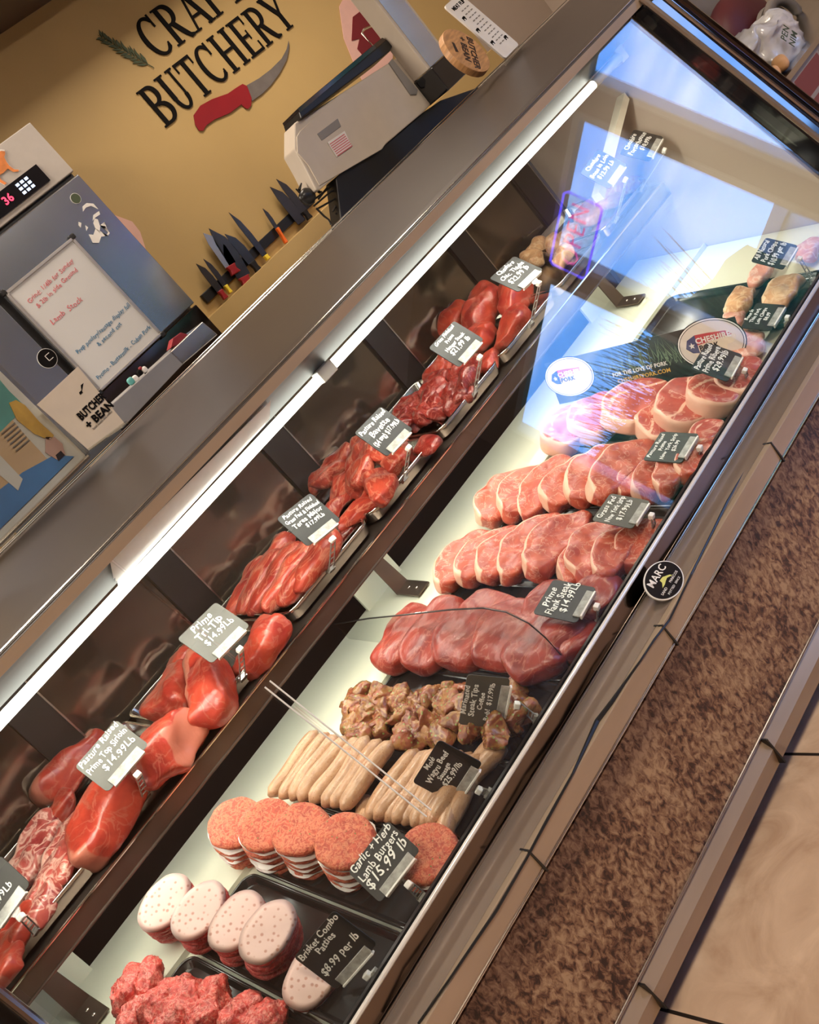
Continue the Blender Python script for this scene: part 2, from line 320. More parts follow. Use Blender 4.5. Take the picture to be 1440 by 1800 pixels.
def sg(x, e): return math.copysign(abs(x)**e, x)
def blob(name, L, W, T, seed=0, e1=1., e2=1., lump=.0, freq=20, bend=0, taper=0, lobes=.0, fat=None, nu=40, nv=18, curl=0, fine=0, twist=0, seam=None):
    """superquadric with noise: fat = (angle, half width in rad, inward reach) marks the fat cap"""
    vs = []; fa = []; q = random.Random(seed); s1, s2, s3 = [q.uniform(0, 6.28) for _ in range(3)]
    off = Vector((seed*1.7, seed*.9, seed*2.3))
    # profile sampled evenly along its length, so flat faces carry rings too
    raw = []
    for k in range(401):
        ph = math.pi/2*k/400; c_, s_ = abs(math.cos(ph)), abs(math.sin(ph)); raw.append((c_**e1 if c_ > 1e-9 else 0., s_**e1 if s_ > 1e-9 else 0.))
    raw[-1] = (0., raw[-1][1])
    acc = [0.]
    for k in range(400): acc.append(acc[-1]+math.hypot((raw[k+1][0]-raw[k][0])*(L+W)/4, (raw[k+1][1]-raw[k][1])*T/2))
    hn = nv//2; prof = []; k = 0
    for q_i in range(hn+1):
        tg = acc[-1]*q_i/hn
        while k < 399 and acc[k+1] < tg: k += 1
        f_ = 0 if acc[k+1] == acc[k] else (tg-acc[k])/(acc[k+1]-acc[k]); f_ = min(1, max(0, f_))
        prof.append((raw[k][0]+(raw[k+1][0]-raw[k][0])*f_, raw[k][1]+(raw[k+1][1]-raw[k][1])*f_))
    prof[0] = (1., 0.); prof[-1] = (0., raw[-1][1])
    prof = [(c_, -z_) for c_, z_ in reversed(prof[1:])]+prof; nv = len(prof)-1
    for j in range(nv+1):
        for i in range(nu):
            th = 2*math.pi*i/nu
            cp, zz = prof[j]
            rr = 1+lobes*(math.sin(2*th+s1)*.6+math.sin(3*th+s2)*.5+math.sin(5*th+s3)*.3)
            x = cp*sg(math.cos(th), e2)*rr; y = cp*sg(math.sin(th), e2)*rr
            f = 0
            if fat:
                d = abs((th-fat[0]+math.pi) % (2*math.pi)-math.pi)
                if d < fat[1]: f = max(0, min(1, (cp-fat[2])/(1-fat[2])*2.2))*min(1, (fat[1]-d)*4)
            if seam:
                dd = abs(y-seam[0]-.35*math.sin(x*2.2+s1)); f = max(f, max(0, 1-dd/seam[1])*(1 if abs(zz) > .6 else .4))
            k = 1-taper*(x*.5+.5)
            p = Vector((x*L/2, y*W/2*k+bend*W*x*x, zz*T/2*(1-.5*taper*(x*.5+.5))))
            if curl: p.z += curl*(x*x)*L*.5
            if twist: 
                a = twist*x; p = Vector((p.x, p.y*math.cos(a)-p.z*math.sin(a), p.y*math.sin(a)+p.z*math.cos(a)))
            if lump: p += mn.noise_vector(p*freq+off)*lump
            if fine: p += mn.noise_vector(p*freq*5+off)*fine
            vs.append(p); fa.append(f)
    fs = []
    for j in range(nv):
        for i in range(nu):
            a, b_ = j*nu+i, j*nu+(i+1) % nu; fs.append((a, b_, b_+nu, a+nu))
    me = mesh(name, vs, fs)
    bm = bmesh.new(); bm.from_mesh(me); lay = None
    bm.to_mesh(me); bm.free()
    at = me.attributes.new('fat', 'FLOAT', 'POINT')
    for i, f in enumerate(fa[:len(me.vertices)]): at.data[i].value = f
    for p in me.polygons: p.use_smooth = True
    return me
ORD = ['first', 'second', 'third', 'fourth', 'fifth', 'sixth', 'seventh', 'eighth', 'ninth', 'tenth', 'eleventh', 'twelfth', 'thirteenth', 'fourteenth', 'fifteenth', 'sixteenth',
       'seventeenth', 'eighteenth', 'nineteenth', 'twentieth', 'twenty-first', 'twenty-second', 'twenty-third', 'twenty-fourth', 'twenty-fifth', 'twenty-sixth', 'twenty-seventh', 'twenty-eighth', 'twenty-ninth', 'thirtieth']

# ------------------------------------------------------------------ the room
struct(G().box(-2.6, 4.6, -2.7, 3.7, -.05, 0).obj('floor', 'floor_tile'))
struct(G().box(-2.6, 4.0, 3.6, 3.7, 0, 2.95).obj('wall_back', 'mustard'))
struct(G().box(4.0, 4.6, 3.6, 3.7, 0, 2.95).obj('wall_back_corner', 'beige_wall')).name = 'wall_corner'
struct(G().box(-2.7, -2.6, -2.7, 3.7, 0, 2.95).obj('wall_left', 'brown_room'))
struct(G().box(-2.6, 4.6, -2.8, -2.7, 0, 2.95).obj('wall_front', 'brown_room'))
struct(G().box(-2.6, 4.6, -2.7, 3.7, 2.95, 3.0).obj('ceiling', 'ceiling_tile'))
struct(G().box(-2.6, 4.0, 3.25, 3.6, 2.475, 2.95).obj('trim_1', 'dark_beam'))
struct(G().box(-2.6, 4.0, 3.52, 3.6, 0, 1.355).obj('trim_2', 'mustard'))
wr = G()
wr.box(4.5, 4.6, -2.7, 3.6, 0, .62); wr.box(4.5, 4.6, -2.7, 3.6, 2.12, 2.95)
wr.box(4.5, 4.6, -1.03, -.88, .62, 2.12); wr.box(4.5, 4.6, .06, .22, .62, 2.12); wr.box(4.5, 4.6, .78, 3.6, .62, 2.12); wr.box(4.5, 4.6, -2.7, -2.45, .62, 2.12)
struct(wr.obj('wall_right', 'beige_wall'))
for i, (a, b_) in enumerate(((-2.45, -1.03), (-.88, .06), (.22, .78))):
    f = G(); t = .035
    f.box(4.49, 4.57, a, a+t, .62, 2.12); f.box(4.49, 4.57, b_-t, b_, .62, 2.12); f.box(4.49, 4.57, a+t, b_-t, .62, .66); f.box(4.49, 4.57, a+t, b_-t, 2.085, 2.12)
    fo = struct(f.obj('window_%d' % (i+1), 'white_frame'))
    G().box(4.53, 4.536, a+t, b_-t, .66, 2.085).obj('window_glass', 'window_glass', fo)
# things outside the window
o = G().box(4.7, 60, -50, 30, -.4, -.3).obj('ground', 'grass'); struct(o)
o = G().box(8, 15, -50, 30, -.3, -.28).obj('road', 'asphalt'); struct(o)
b_ = root('building', (22, -13, -.3), 'long white building seen reflected, across the road beyond the window', 'building')
G().box(-2, 3, -7, 8, 0, 3.4).obj('wall', 'white_wall', b_); G().box(-2.3, 3.3, -7.4, 8.4, 3.4, 3.7).obj('roof', 'grey_metal', b_)
for i in range(6):
    G().box(-2.05, -1.98, -6+i*2.3, -4.8+i*2.3, .9, 2.4).obj('window', 'navy', b_)
for i, (x, y, s_) in enumerate(((12, -8.6, 1.15), (12.5, -15.5, 1.35), (18, -4, .9), (11.6, -11.8, 1.25), (26, 2, 2.0))):
    t_ = root('tree', (x, y, -.3), '%s round leafy tree across the road, reflected in the case glass' % ['nearest', 'rightmost', 'smallest', 'middle', 'farthest'][i], 'tree', 'trees outside the window')
    link('crown', blob('crown', 2.6*s_, 2.6*s_, 2.2*s_, seed=i, lump=.5, freq=1.2, nu=28, nv=14), 'leaves', t_, (0, 0, 1.7*s_)); G().tube([(0, 0, 0), (0, 0, 1.2*s_)], .1*s_).obj('trunk', 'bumper', t_)

for i in range(17):
    q = random.Random(i); g = G(); y_ = -13.5+i*.62; x_ = 8.8+q.uniform(-.4, .6); big = 2.9 if y_ < -5.4 else 1.35
    for k in range(170):
        a = q.uniform(0, 6.28); l_ = q.uniform(.70, 1.12)*big; sp_ = q.uniform(.05, .34)*big; b0 = Vector((q.uniform(-.2, .2), q.uniform(-.2, .2), 0)); tip = b0+Vector((math.cos(a)*sp_, math.sin(a)*sp_, l_)); md = (b0+tip)/2+Vector((0, 0, .12*l_))
        g.tube([b0, md, tip], [.022, .018, .002], 3)
    o = g.obj('ornamental_grass', 'grass', None, loc=(x_, y_, -.3)); tag(o, 'spiky clump of ornamental grass outside the window, reflected in the glass', 'grass clump', 'ornamental grasses outside')
# ceiling lamps
for i, (x, y) in enumerate(ROOM):
    t_ = root('ceiling_light', (x, y, 2.95), ['square ceiling panel lamp above the far left of the customer floor', 'square ceiling panel lamp above the customer floor near the case', 'square ceiling panel lamp above the customer floor near the window',
              'square ceiling panel lamp over the staff side beside the scale', 'square ceiling panel lamp over the staff side at the right', 'square ceiling panel lamp over the staff side at the left'][i], 'ceiling light', 'ceiling panel lamps')
    g = G(); g.box(-.31, .31, -.31, -.28, -.05, 0); g.box(-.31, .31, .28, .31, -.05, 0); g.box(-.31, -.28, -.28, .28, -.05, 0); g.box(.28, .31, -.28, .28, -.05, 0); g.obj('frame', 'white_frame', t_)

# neon OPEN sign hanging in the window
ns = root('neon_sign', (4.42, -.60, 1.95), 'blue and pink neon OPEN sign reflected in the case glass', 'sign')
me = textmesh(['OPEN'], .155, bold=-.022, ext=.004); link('lettering', me, 'neon_pink', ns, (0, 0, 0), (R(90), 0, R(90)))
g = G(); g.tube([(0, y, z) for y, z in ((-.23, -.11), (.23, -.11), (.25, -.09), (.25, .09), (.23, .11), (-.23, .11), (-.25, .09), (-.25, -.09))], .007, 8, True); g.obj('border_tube', 'neon_blue', ns, smooth=True)
G().box(.012, .018, -.24, .24, -.1, .1).obj('backing', 'acrylic', ns)
for yy in (-.2, .2): G().tube([(0, yy, .11), (0, yy, .17)], .002, 6).obj('chain', 'chrome', ns)

# ------------------------------------------------------------------ the refrigerated case
X0, X1 = .035, 2.585
case = root('display_case', (1.3, 2.0, 0), 'long refrigerated glass meat case with brown speckled front panel', 'display case')
def P_(o):
    o.parent = case; o.matrix_parent_inverse = Matrix.Translation((-1.3, -2.0, 0)); return o
def cp(pts, name, mt, x0=X0, x1=X1, bevel=0): return P_(profile(pts, x0, x1).obj(name, mt, None, bevel))
cp([(1.60, .40), (1.60, .118), (1.64, .118), (1.64, .40)], 'front_panel', 'laminate', -1.2, 2.70)
P_(G().tube([(-1.2, 1.597, .117), (2.7, 1.597, .117)], .0028).obj('lower_trim', 'chrome'))
cp([(1.602, .114), (1.585, .085), (1.60, .04), (1.64, .04), (1.64, .114)], 'kick_plate', 'bumper', -1.2, 2.70)
cp([(1.68, .114), (1.68, 0), (2.45, 0), (2.45, .5), (1.70, .5)], 'base_cabinet', 'interior_dark', -1.2, 2.68)
cp([(1.545, .49), (1.548, .447), (1.556, .44), (1.66, .40), (1.66, .49)], 'bumper', 'bumper', -1.2, 2.70, .002)
P_(G().tube([(-1.2, 1.549, .444), (2.7, 1.549, .444)], .0026).obj('bumper_trim', 'chrome'))
cp([(1.615, .512), (1.560, .4905), (1.66, .4895), (1.66, .512)], 'steel_ledge', 'brown_steel', -1.2, 2.70)
P_(G().tube([(-1.2, 1.612, .513), (2.7, 1.612, .513)], .0016).obj('ledge_edge', 'chrome'))
cp([(1.618, .548), (1.616, .513), (1.634, .513), (1.632, .548)], 'glass_channel', 'chrome_dark', -1.2, 2.70)
P_(G().tube([(-1.2, 1.612, .556), (2.7, 1.612, .556)], .0048, 10).obj('front_rail', 'rail_tube_shine', smooth=True))
cp([(1.622, .560), (1.62, .545), (1.632, .545), (1.630, .560)], 'gasket', 'black', X0, X1)
# joints and the black strip on the bumper
for xb in (.655, 1.165, 1.69): P_(G().box(xb, xb+.0035, 1.5435, 1.553, .437, .4915).add([(xb, 1.5435, .491), (xb+.0035, 1.5435, .491), (xb+.0035, 1.565, .4925), (xb, 1.565, .4925)], [(0, 1, 2, 3)]).obj('bumper_joint', 'black'))
for xb in (.652, 1.21, 1.77): P_(G().box(xb, xb+.004, 1.583, 1.603, .042, .113).obj('kick_joint', 'black'))
cpts = []
for (px, py, r_) in ((735, 1800, .002), (790, 1722, .0022), (873, 1600, .003), (925, 1510, .0025), (965, 1436, .0028), (1007, 1360, .0022), (1050, 1268, .0050), (1075, 1235, .0045), (1097, 1202, .0025), (1127, 1160, .002), (1150, 1125, .0022), (1177, 1090, .0022), (1215, 1010, .0022), (1245, 950, .0022), (1279, 882, .003), (1300, 845, .002), (1330, 790, .0015)):
    p = atZ(px, py, .4925)
    if p.y < 1.549: p = atY(px, py, 1.5445)
    cpts.append((p, r_))
P_(G().tube([c[0] for c in cpts], [c[1] for c in cpts], 6).obj('seal_strip', 'black'))
for (px, py) in ((1139, 1508-0), ):
    pass
for (px, py) in ((857, 1506), (1390, 642)):
    p = atZ(px, py, .497); P_(link('screw', blob('screw', .008, .008, .004, nu=12, nv=6), 'chrome', None, p))
# tilted front glass
GT, GB = Vector((0, 1.868, 1.270)), Vector((0, 1.628, .552))
gd = (GT-GB).normalized(); gn = Vector((0, -gd.z, gd.y))
def gp(x, t, off=0): return Vector((x, 0, 0))+GB+(GT-GB)*t+gn*off
XS = .620
for a, b_ in ((X0+.004, XS-.002), (XS+.002, X1-.004)):
    P_(G().prism([gp(a, 0), gp(b_, 0), gp(b_, 1), gp(a, 1)], -gn*.005).obj('front_glass', 'glass'))
g = G()
for dx in (-.007, .007): g.tube([gp(XS+dx, .10, .001), gp(XS+dx, .56, .001)], .0016, 6)
P_(g.obj('glass_seam', 'white_plastic'))
# canopy / top
cp([(1.868, 1.297), (1.852, 1.293), (1.856, 1.272), (1.89, 1.268), (1.97, 1.268), (2.40, 1.335), (2.42, 1.362), (1.90, 1.302)], 'top_deck', 'top_deck', X0-1.3, 3.3)
P_(G().tube([(X0-1.3, 1.862, 1.2985), (3.3, 1.862, 1.2985)], .0017).obj('top_front_edge', 'chrome'))
cp([(1.856, 1.2715), (1.8535, 1.2925), (1.851, 1.2925), (1.8535, 1.2715)], 'fascia_strip', 'bumper', X0-1.3, 3.3)
P_(G().tube([(X0-1.3, 2.418, 1.3605), (3.3, 2.418, 1.3605)], .0032, 8).obj('top_rear_edge', 'chrome'))
P_(G().tube([(X0-1.3, 2.432, 1.3665), (3.3, 2.432, 1.3665)], .0018, 8).obj('top_rear_lip', 'chrome'))
cp([(2.42, 1.358), (2.43, 1.300), (2.445, 1.300), (2.436, 1.362)], 'rear_rail', 'black', X0-1.3, 3.3)
cp([(1.882, 1.268), (1.924, 1.228), (1.95, 1.228), (1.95, 1.268)], 'light_housing', 'housing')
# light tubes
for a, b_, on in ((X0+.02, 1.195, 1), (1.235, 2.36, 1)):
    tb = P_(G().tube([(a, 1.918, 1.2135), (b_, 1.918, 1.2135)], .0105, 12).obj('light_tube', 'tube', smooth=True))
    ar = area('case_light', ((a+b_)/2, 1.932, 1.200), b_-a, 5.2*(b_-a), (1, .94, .82), (R(14), 0, 0), None, .02); P_(ar)
P_(G().box(1.193, 1.237, 1.906, 1.932, 1.201, 1.228).obj('light_connector', 'white_plastic', bevel=.002))
P_(G().tube([(2.36, 1.918, 1.2135), (2.50, 1.918, 1.2135)], .012, 10).obj('light_end_cap', 'tube_cap', smooth=True))
P_(G().box(2.50, 2.535, 1.915, 1.955, 1.195, 1.235).obj('light_bracket', 'tube_cap', bevel=.003))
P_(G().prism([(2.33, 2.08, .98), (2.57, 2.02, 1.12), (2.57, 2.05, 1.12), (2.33, 2.11, .98)], (0, 0, -.022)).obj('side_rail', 'tube_cap'))
# interior
cp([(1.635, DZ0+DS*(1.635-DY0)), (2.35, DZ0+DS*(2.35-DY0)), (2.35, DZ0+DS*(2.35-DY0)-.02), (1.635, DZ0+DS*(1.635-DY0)-.006)], 'lower_deck', 'white_deck')
P_(G().box(X0, X1, 2.11, 2.114, DZ0+DS*(2.112-DY0), DZ0+DS*(2.112-DY0)+.012).obj('deck_lip', 'white_deck'))
cp([(2.35, .65), (2.35, .50), (2.46, .50), (2.46, .52), (2.37, .52)], 'rear_channel', 'interior_dark')
cp([(2.46, .50), (2.48, .50), (2.50, 1.33), (2.48, 1.33)], 'rear_frame', 'interior_dark')
cp([(2.100, .853), (2.105, .812), (2.12, .812), (2.12, .850), (2.478, .893), (2.478, .901)], 'upper_shelf', 'steel_shelf')
P_(G().tube([(X0, 2.099, .854), (X1, 2.099, .854)], .0028).obj('shelf_edge', 'chrome'))
P_(G().tube([(X0, 2.104, .814), (X1, 2.104, .814)], .0030).obj('shelf_lower_edge', 'steel_shelf'))
# sliding rear doors and posts between them
XD = [.05, .50, .93, 1.36, 1.80, 2.22, 2.575]
for i in range(6):
    d = P_(G().box(XD[i], XD[i+1]-.085, 2.462, 2.474, .895, 1.31).obj('rear_door', 'back_door'))
    P_(G().box(XD[i+1]-.085, XD[i+1]-.004, 2.452, 2.476, .895, 1.31).obj('rear_post', 'interior_dark'))
    P_(G().box(XD[i+1]-.004, XD[i+1], 2.449, 2.476, .895, 1.31).obj('post_edge', 'steel'))
# under-shelf lamp
P_(G().tube([(X0+.03, 2.150, .826), (X1-.05, 2.150, .826)], .008, 10).obj('shelf_lamp', 'tube', smooth=True))
P_(area('shelf_lamp_light', (1.3, 2.155, .812), 2.4, 3.0, (1, .95, .82), (0, 0, 0), None, .02))
# shelf brackets on white backing plates
for px, py in ((657, 1012), (70, 1718), (1015, 480)):
    xb = atY(px, py, 2.33).x
    P_(G().box(xb-.07, xb+.07, 2.335, 2.342, .672, .87).obj('bracket_plate', 'white_deck'))
    g = G(); g.prism([(xb-.018, 2.20, .650), (xb+.028, 2.20, .650), (xb+.028, 2.27, .667), (xb-.018, 2.27, .667)], (0, 0, .004))
    g.prism([(xb-.018, 2.27, .667), (xb+.028, 2.27, .667), (xb+.020, 2.29, .84), (xb-.010, 2.29, .84)], (0, .004, 0)); P_(g.obj('bracket', 'steel_shelf'))
    for k in (0, 1): P_(link('bolt', blob('bolt', .010, .010, .006, nu=10, nv=6), 'chrome', None, (xb+.005, 2.222+k*.026, .660+k*.0055)))
# end panels
prof = [(1.585, .50), (1.603, .57), (1.838, 1.268), (1.90, 1.272), (2.40, 1.33), (2.46, .11), (1.60, .11)]
P_(profile(prof, 2.60, 2.70).obj('end_panel', 'black_gloss', bevel=.006))
g = G(); q_ = [(1.580, .50), (1.598, .574), (1.845, 1.290)]
g.tube([(2.665, y, z) for y, z in q_], .006, 8); P_(g.obj('end_trim', 'chrome'))
g = G(); g.tube([(2.61, y+.002, z-.003) for y, z in q_], .009, 8); P_(g.obj('end_inner_trim', 'brown_steel'))
g = G(); g.tube([(2.70, y, z) for y, z in q_], .011, 8); P_(g.obj('end_outer_trim', 'chrome_dark'))
P_(profile([(1.66, .50), (1.895, 1.27), (2.45, 1.30), (2.45, .55), (2.2, .52)], 2.588, 2.60).obj('end_liner', 'beige_wall'))
P_(profile([(1.60, .52), (1.62, .57), (1.86, 1.285), (1.90, 1.29), (2.44, 1.355), (2.46, .11), (1.62, .11)], .012, .028).obj('end_panel', 'chrome', bevel=.003))
g = G(); g.tube([(.020, y, z) for y, z in ((1.60, .56), (1.862, 1.29))], .007, 8); P_(g.obj('end_trim', 'chrome'))
# curved glass divider on the lower deck
XV = 1.03
vp = [atX(px, py, XV) for px, py in ((588, 1097), (650, 1087), (720, 1080), (790, 1072), (850, 1069), (890, 1076), (930, 1096), (960, 1122), (985, 1150), (1003, 1172))]
vp = [(p.y, p.z) for p in vp]
P_(G().prism([(XV, y, z) for y, z in vp+[(vp[0][0], vp[0][1]-.05)]], (.004, 0, 0)).obj('divider', 'acrylic'))
P_(G().tube([(XV, y, z) for y, z in vp], .0016, 6).obj('divider_edge', 'black'))

# round maker's badge on the ledge
bc = atY(1167, 1020, 1.575); bn = Vector((0, -.80, .60)); bu = Vector((1, 0, 0)); bv = bn.cross(bu)
bd = bpy.data.objects.new('badge', None); col.objects.link(bd)
mm_ = Matrix((bu, bv, bn)).transposed().to_4x4(); mm_.translation = bc
def disc(rx, ry, z0, z1, n_=40, cx=0, cy=0): return G().prism([(cx+rx*math.cos(2*math.pi*i/n_), cy+ry*math.sin(2*math.pi*i/n_), z0) for i in range(n_)], (0, 0, z1-z0))
badge = disc(.047, .037, -.004, 0).obj('badge', 'white_plastic'); bpy.data.objects.remove(bd); badge.matrix_world = mm_
tag(badge, 'small oval black and white badge reading MARC fixed to the front ledge', 'badge')
bf = disc(.0445, .0345, 0, .0012).obj('face', 'black_gloss', badge)
link('lettering', textmesh(['MARC'], .021, bold=.01), 'card', badge, (0, .015, .0016))
link('small_lettering', textmesh([('SAND      MARCOS', 1)], .0075), 'card', badge, (0, -.012, .0016))
link('small_lettering', textmesh([('POTTED  SINCE', 1)], .0065), 'card', badge, (0, -.022, .0016))
G().prism([(x, y, .0012) for x, y in ((-.018, -.006), (-.008, .000), (-.006, .006), (.004, .005), (.017, -.004), (.019, -.009), (.008, -.003), (0, -.004), (-.008, -.006))], (0, 0, .0008)).obj('emblem', 'badge_yellow', badge)

# ------------------------------------------------------------------ trays
def tray(name, x0, x1, y0, y1, slope, zf, rim, mt, label, group, fl=.014):
    cx, cy = (x0+x1)/2, (y0+y1)/2; L, W = x1-x0, (y1-y0)
    t_ = root(name, (cx, cy, zf), label, 'tray', group, (math.atan(slope), 0, 0))
    def ring(ins, z, rad, n_=6):
        out = []; a, b_ = L/2-ins, W/2-ins
        for sx_, sy_, a0 in ((1, 1, 0), (-1, 1, 90), (-1, -1, 180), (1, -1, 270)):
            for k in range(n_+1):
                an = R(a0+90*k/n_); out.append((sx_*(a-rad)+rad*math.cos(an), sy_*(b_-rad)+rad*math.sin(an), z))
        return out
    rings = [ring(0, rim-.004, .028), ring(0, rim, .028), ring(.006, rim, .024), ring(.012, .004, .022), ring(.014, .002, .02), ring(.014, 0, .02), ring(.006, 0, .024)]
    n_ = len(rings[0]); V = [p for r_ in rings for p in r_]; F = []
    for j in range(len(rings)-1):
        for i in range(n_): F.append((j*n_+i, j*n_+(i+1) % n_, (j+1)*n_+(i+1) % n_, (j+1)*n_+i))
    for i in range(n_): F.append(((len(rings)-1)*n_+i, (len(rings)-1)*n_+(i+1) % n_, (i+1) % n_, i))
    F.append(tuple(range(4*n_, 5*n_)))
    me = mesh('pan', V, F); link('pan', me, mt, t_, smooth=False)
    g = G(); g.tube(ring(.002, rim, .027), .003, 8, True); g.obj('rim', mt, t_, smooth=True)
    return t_
UX = [-.02, .292, .578, .878, 1.181, 1.462, 1.748, 2.031, 2.30, 2.575]
UN = ['lamb and beef ribs', 'top sirloin roasts', 'tri-tip roasts', 'teres major', 'bavette', 'dark skirt steak', 'hanger steak', 'chicken', 'pork porterhouse']
for i in range(9):
    a, b_ = max(UX[i]+.006, .055), UX[i+1]-.006
    ym = (2.118+2.45)/2
    tray('steel_tray', a, b_, 2.118, 2.445, SS, SZ0+SS*(ym-SY0)+.004, .026, 'steel_tray', 'stainless tray of %s on the upper shelf' % UN[i], 'steel trays on the upper shelf')
LXN = [(.075, .265, 'ground beef'), (.272, .445, 'brisket patties'), (.452, .607, 'lamb burgers'), (.612, .790, 'sausages'), (.795, .985, 'marinated steak tips'), (.99, 1.245, 'flank steaks'), (1.25, 1.465, 'lean strip steaks'), (1.47, 1.69, 'marbled strip steaks'),
       (1.695, 1.94, 'ribeye steaks'), (2.10, 2.32, 'pork chops')]
for a, b_, nm in LXN:
    ym = (1.638+2.10)/2
    tray('black_tray', a, b_, 1.638, 2.10, DS, DZ0+DS*(ym-DY0)+.0015, .012, 'black_tray', 'flat black tray under the %s on the lower deck' % nm, 'black trays on the lower deck')

# ------------------------------------------------------------------ meats
def put(name, me, mt, loc, rot, label, cat, group): 
    o = link(name, me, mt, None, loc, rot); tag(o, label, cat, group); return o
A = math.atan(DS)
def steaks(lst, fn, mt, name, lab, group, tilt=24, h=.035, yaw=0, roll=9):
    for i, it in enumerate(lst):
        px, py, s_ = it[:3]; p = onDeck(px, py, it[4] if len(it) > 4 else h)
        me = fn(100+i*7+int(px), s_)
        put(name, me, mt, p, (A+R(tilt+rnd.uniform(-4, 4)), R(roll+rnd.uniform(-4, 4)), R(yaw+(it[3] if len(it) > 3 else 0)+rnd.uniform(-3, 3))), lab(i), 'steak', group)
def strip(seed, s_): return blob('strip_steak', .200*s_, .100*s_, .044, seed, .16, .95, .008, 24, bend=-.22, taper=.22, lobes=.075, fat=(R(100), 1.35, .90), nu=60, nv=26, fine=.0007)
def rib(seed, s_): return blob('ribeye_steak', .178*s_, .138*s_, .050, seed, .16, .95, .007, 22, bend=-.08, taper=.15, lobes=.07, fat=(R(200), 2.6, .90), nu=60, nv=26, seam=(.25, .10), fine=.0006)
pos = ['rearmost', 'second from the rear', 'third from the rear', 'fourth from the rear', 'fifth from the rear', 'sixth from the rear', 'frontmost']
steaks([(812, 982, 1.0), (852, 974, 1.0), (888, 968, 1.0), (925, 958, 1.06, 2), (972, 952, 1.12, 3, .045)], strip, 'steak', 'strip_steak', lambda i: 'lean strip steak, %s in the back row beside the flank steaks' % pos[i], 'lean strip steaks')
steaks([(1022, 985, .85, 0, .02), (1040, 963, 1.0), (1088, 966, .95, 0, .032), (1122, 955, .80, 0, .022)], strip, 'steak', 'strip_steak', lambda i: 'fat-edged strip steak, %s of four at the glass under a tag with grey sheen' % ['rearmost', 'second', 'third', 'frontmost'][i], 'strip steaks at the glass')
steaks([(878, 872, 1.0), (917, 862, 1.0), (957, 852, 1.05), (1000, 846, 1.05), (1041, 830, 1.1), (1085, 822, 1.12, 0, .045)], strip, 'steak', 'strip_steak', lambda i: 'marbled strip steak, %s in the row behind the ribeyes' % pos[i], 'marbled strip steaks')
steaks([(1118, 842, .72, 0, .02), (1150, 836, .8), (1185, 826, .8), (1222, 808, .7, 0, .03)], strip, 'steak', 'strip_steak', lambda i: 'short marbled steak, %s of four below the New York Strip tag' % ['rearmost', 'second', 'third', 'frontmost'][i], 'short marbled steaks at the glass')
steaks([(1004, 752, 1.0), (1053, 733, 1.0), (1117, 712, 1.08, 0, .05)], rib, 'ribeye', 'ribeye_steak', lambda i: 'thick ribeye steak, %s of three in front of the pork banner' % ['left', 'middle', 'right'][i], 'thick ribeyes')
steaks([(1160, 745, .8, 0, .02), (1206, 712, 1.05, 0, .035), (1262, 690, .95, 0, .03), (1300, 668, .8, 0, .02), (1240, 768, .5, 0, .02)], rib, 'ribeye', 'ribeye_steak', lambda i: 'ribeye steak %s' % ['mostly hidden behind the large bluish-lit ribeye', 'large with a fat seam, lit bluish by the window', 'overlapping the large ribeye on its front side', 'against the glass below the Prime Ribeye tag', 'small, poking out in front of the New York Strip tag'][i], 'ribeyes at the glass')
# flank
def fl(seed, s_): return blob('flank_steak', .205*s_, .118*s_, .048, seed, .40, .75, .014, 16, bend=.08, taper=-.15, lobes=.07, nu=60, nv=28, curl=-.12, fine=.0012)
steaks([(722, 1118, 1.0, 0, .035), (782, 1112, 1.05, 3, .04), (842, 1108, 1.08, -2, .042), (910, 1108, 1.08, 2, .045), (962, 1132, .95, 4, .04)], fl, 'flank', 'flank_steak', lambda i: 'deep red flank steak, %s in its row' % pos[i], 'flank steaks', tilt=16)
steaks([(985, 1062, .9, 0, .03), (1050, 1050, .62, 0, .03), (1016, 1122, .60, 0, .018)], fl, 'flank', 'flank_steak', lambda i: 'folded flank steak %s' % ['under the Prime Flank Steak tag', 'right of the Prime Flank Steak tag against the strip steaks', 'against the glass in front of the Flank Steak tag'][i], 'flank steaks at the glass', tilt=16)
# sausages
def sausage(seed, L=.165, r_=.0180):
    q = random.Random(seed); n_ = 14; P = []; Rr = []; b_ = q.uniform(-.010, .012)
    for i in range(n_+1):
        t = i/n_; x = (t-.5)*L; P.append((x, b_*(1-(2*t-1)**2), .002*math.sin(t*6+seed)))
        e = min(1, math.sqrt(max(0, 1-abs(2*t-1)**7))); Rr.append(r_*max(.22, e)*(1+.04*math.sin(t*9+seed)))
    g = G(); g.tube(P, Rr, 14); me = mesh('sausage', g.v, g.f); me.attributes.new('fat', 'FLOAT', 'POINT')
    for p in me.polygons: p.use_smooth = True
    return me
def sausages(a, b_, n_, lab, group, h=.05, yaw=0, seed=0):
    for i in range(n_):
        t = i/(n_-1); px, py = a[0]+(b_[0]-a[0])*t, a[1]+(b_[1]-a[1])*t
        p = onDeck(px, py, h+(.006 if i % 2 else 0))
        put('sausage', sausage(seed+i), 'sausage', p, (A, R(rnd.uniform(-3, 3)), R(yaw+rnd.uniform(-2.5, 2.5))), lab % ORD[i], 'sausage', group)
sausages((516, 1342), (646, 1362), 8, 'pale tan sausage, %s from the rear in the upper sausage row', 'sausages in the rear row', seed=3, h=.055)
sausages((690, 1378), (800, 1388), 8, 'speckled tan sausage, %s from the rear in the row under the Beef Sausage tag', 'sausages in the front row', seed=30, h=.035, yaw=-2)
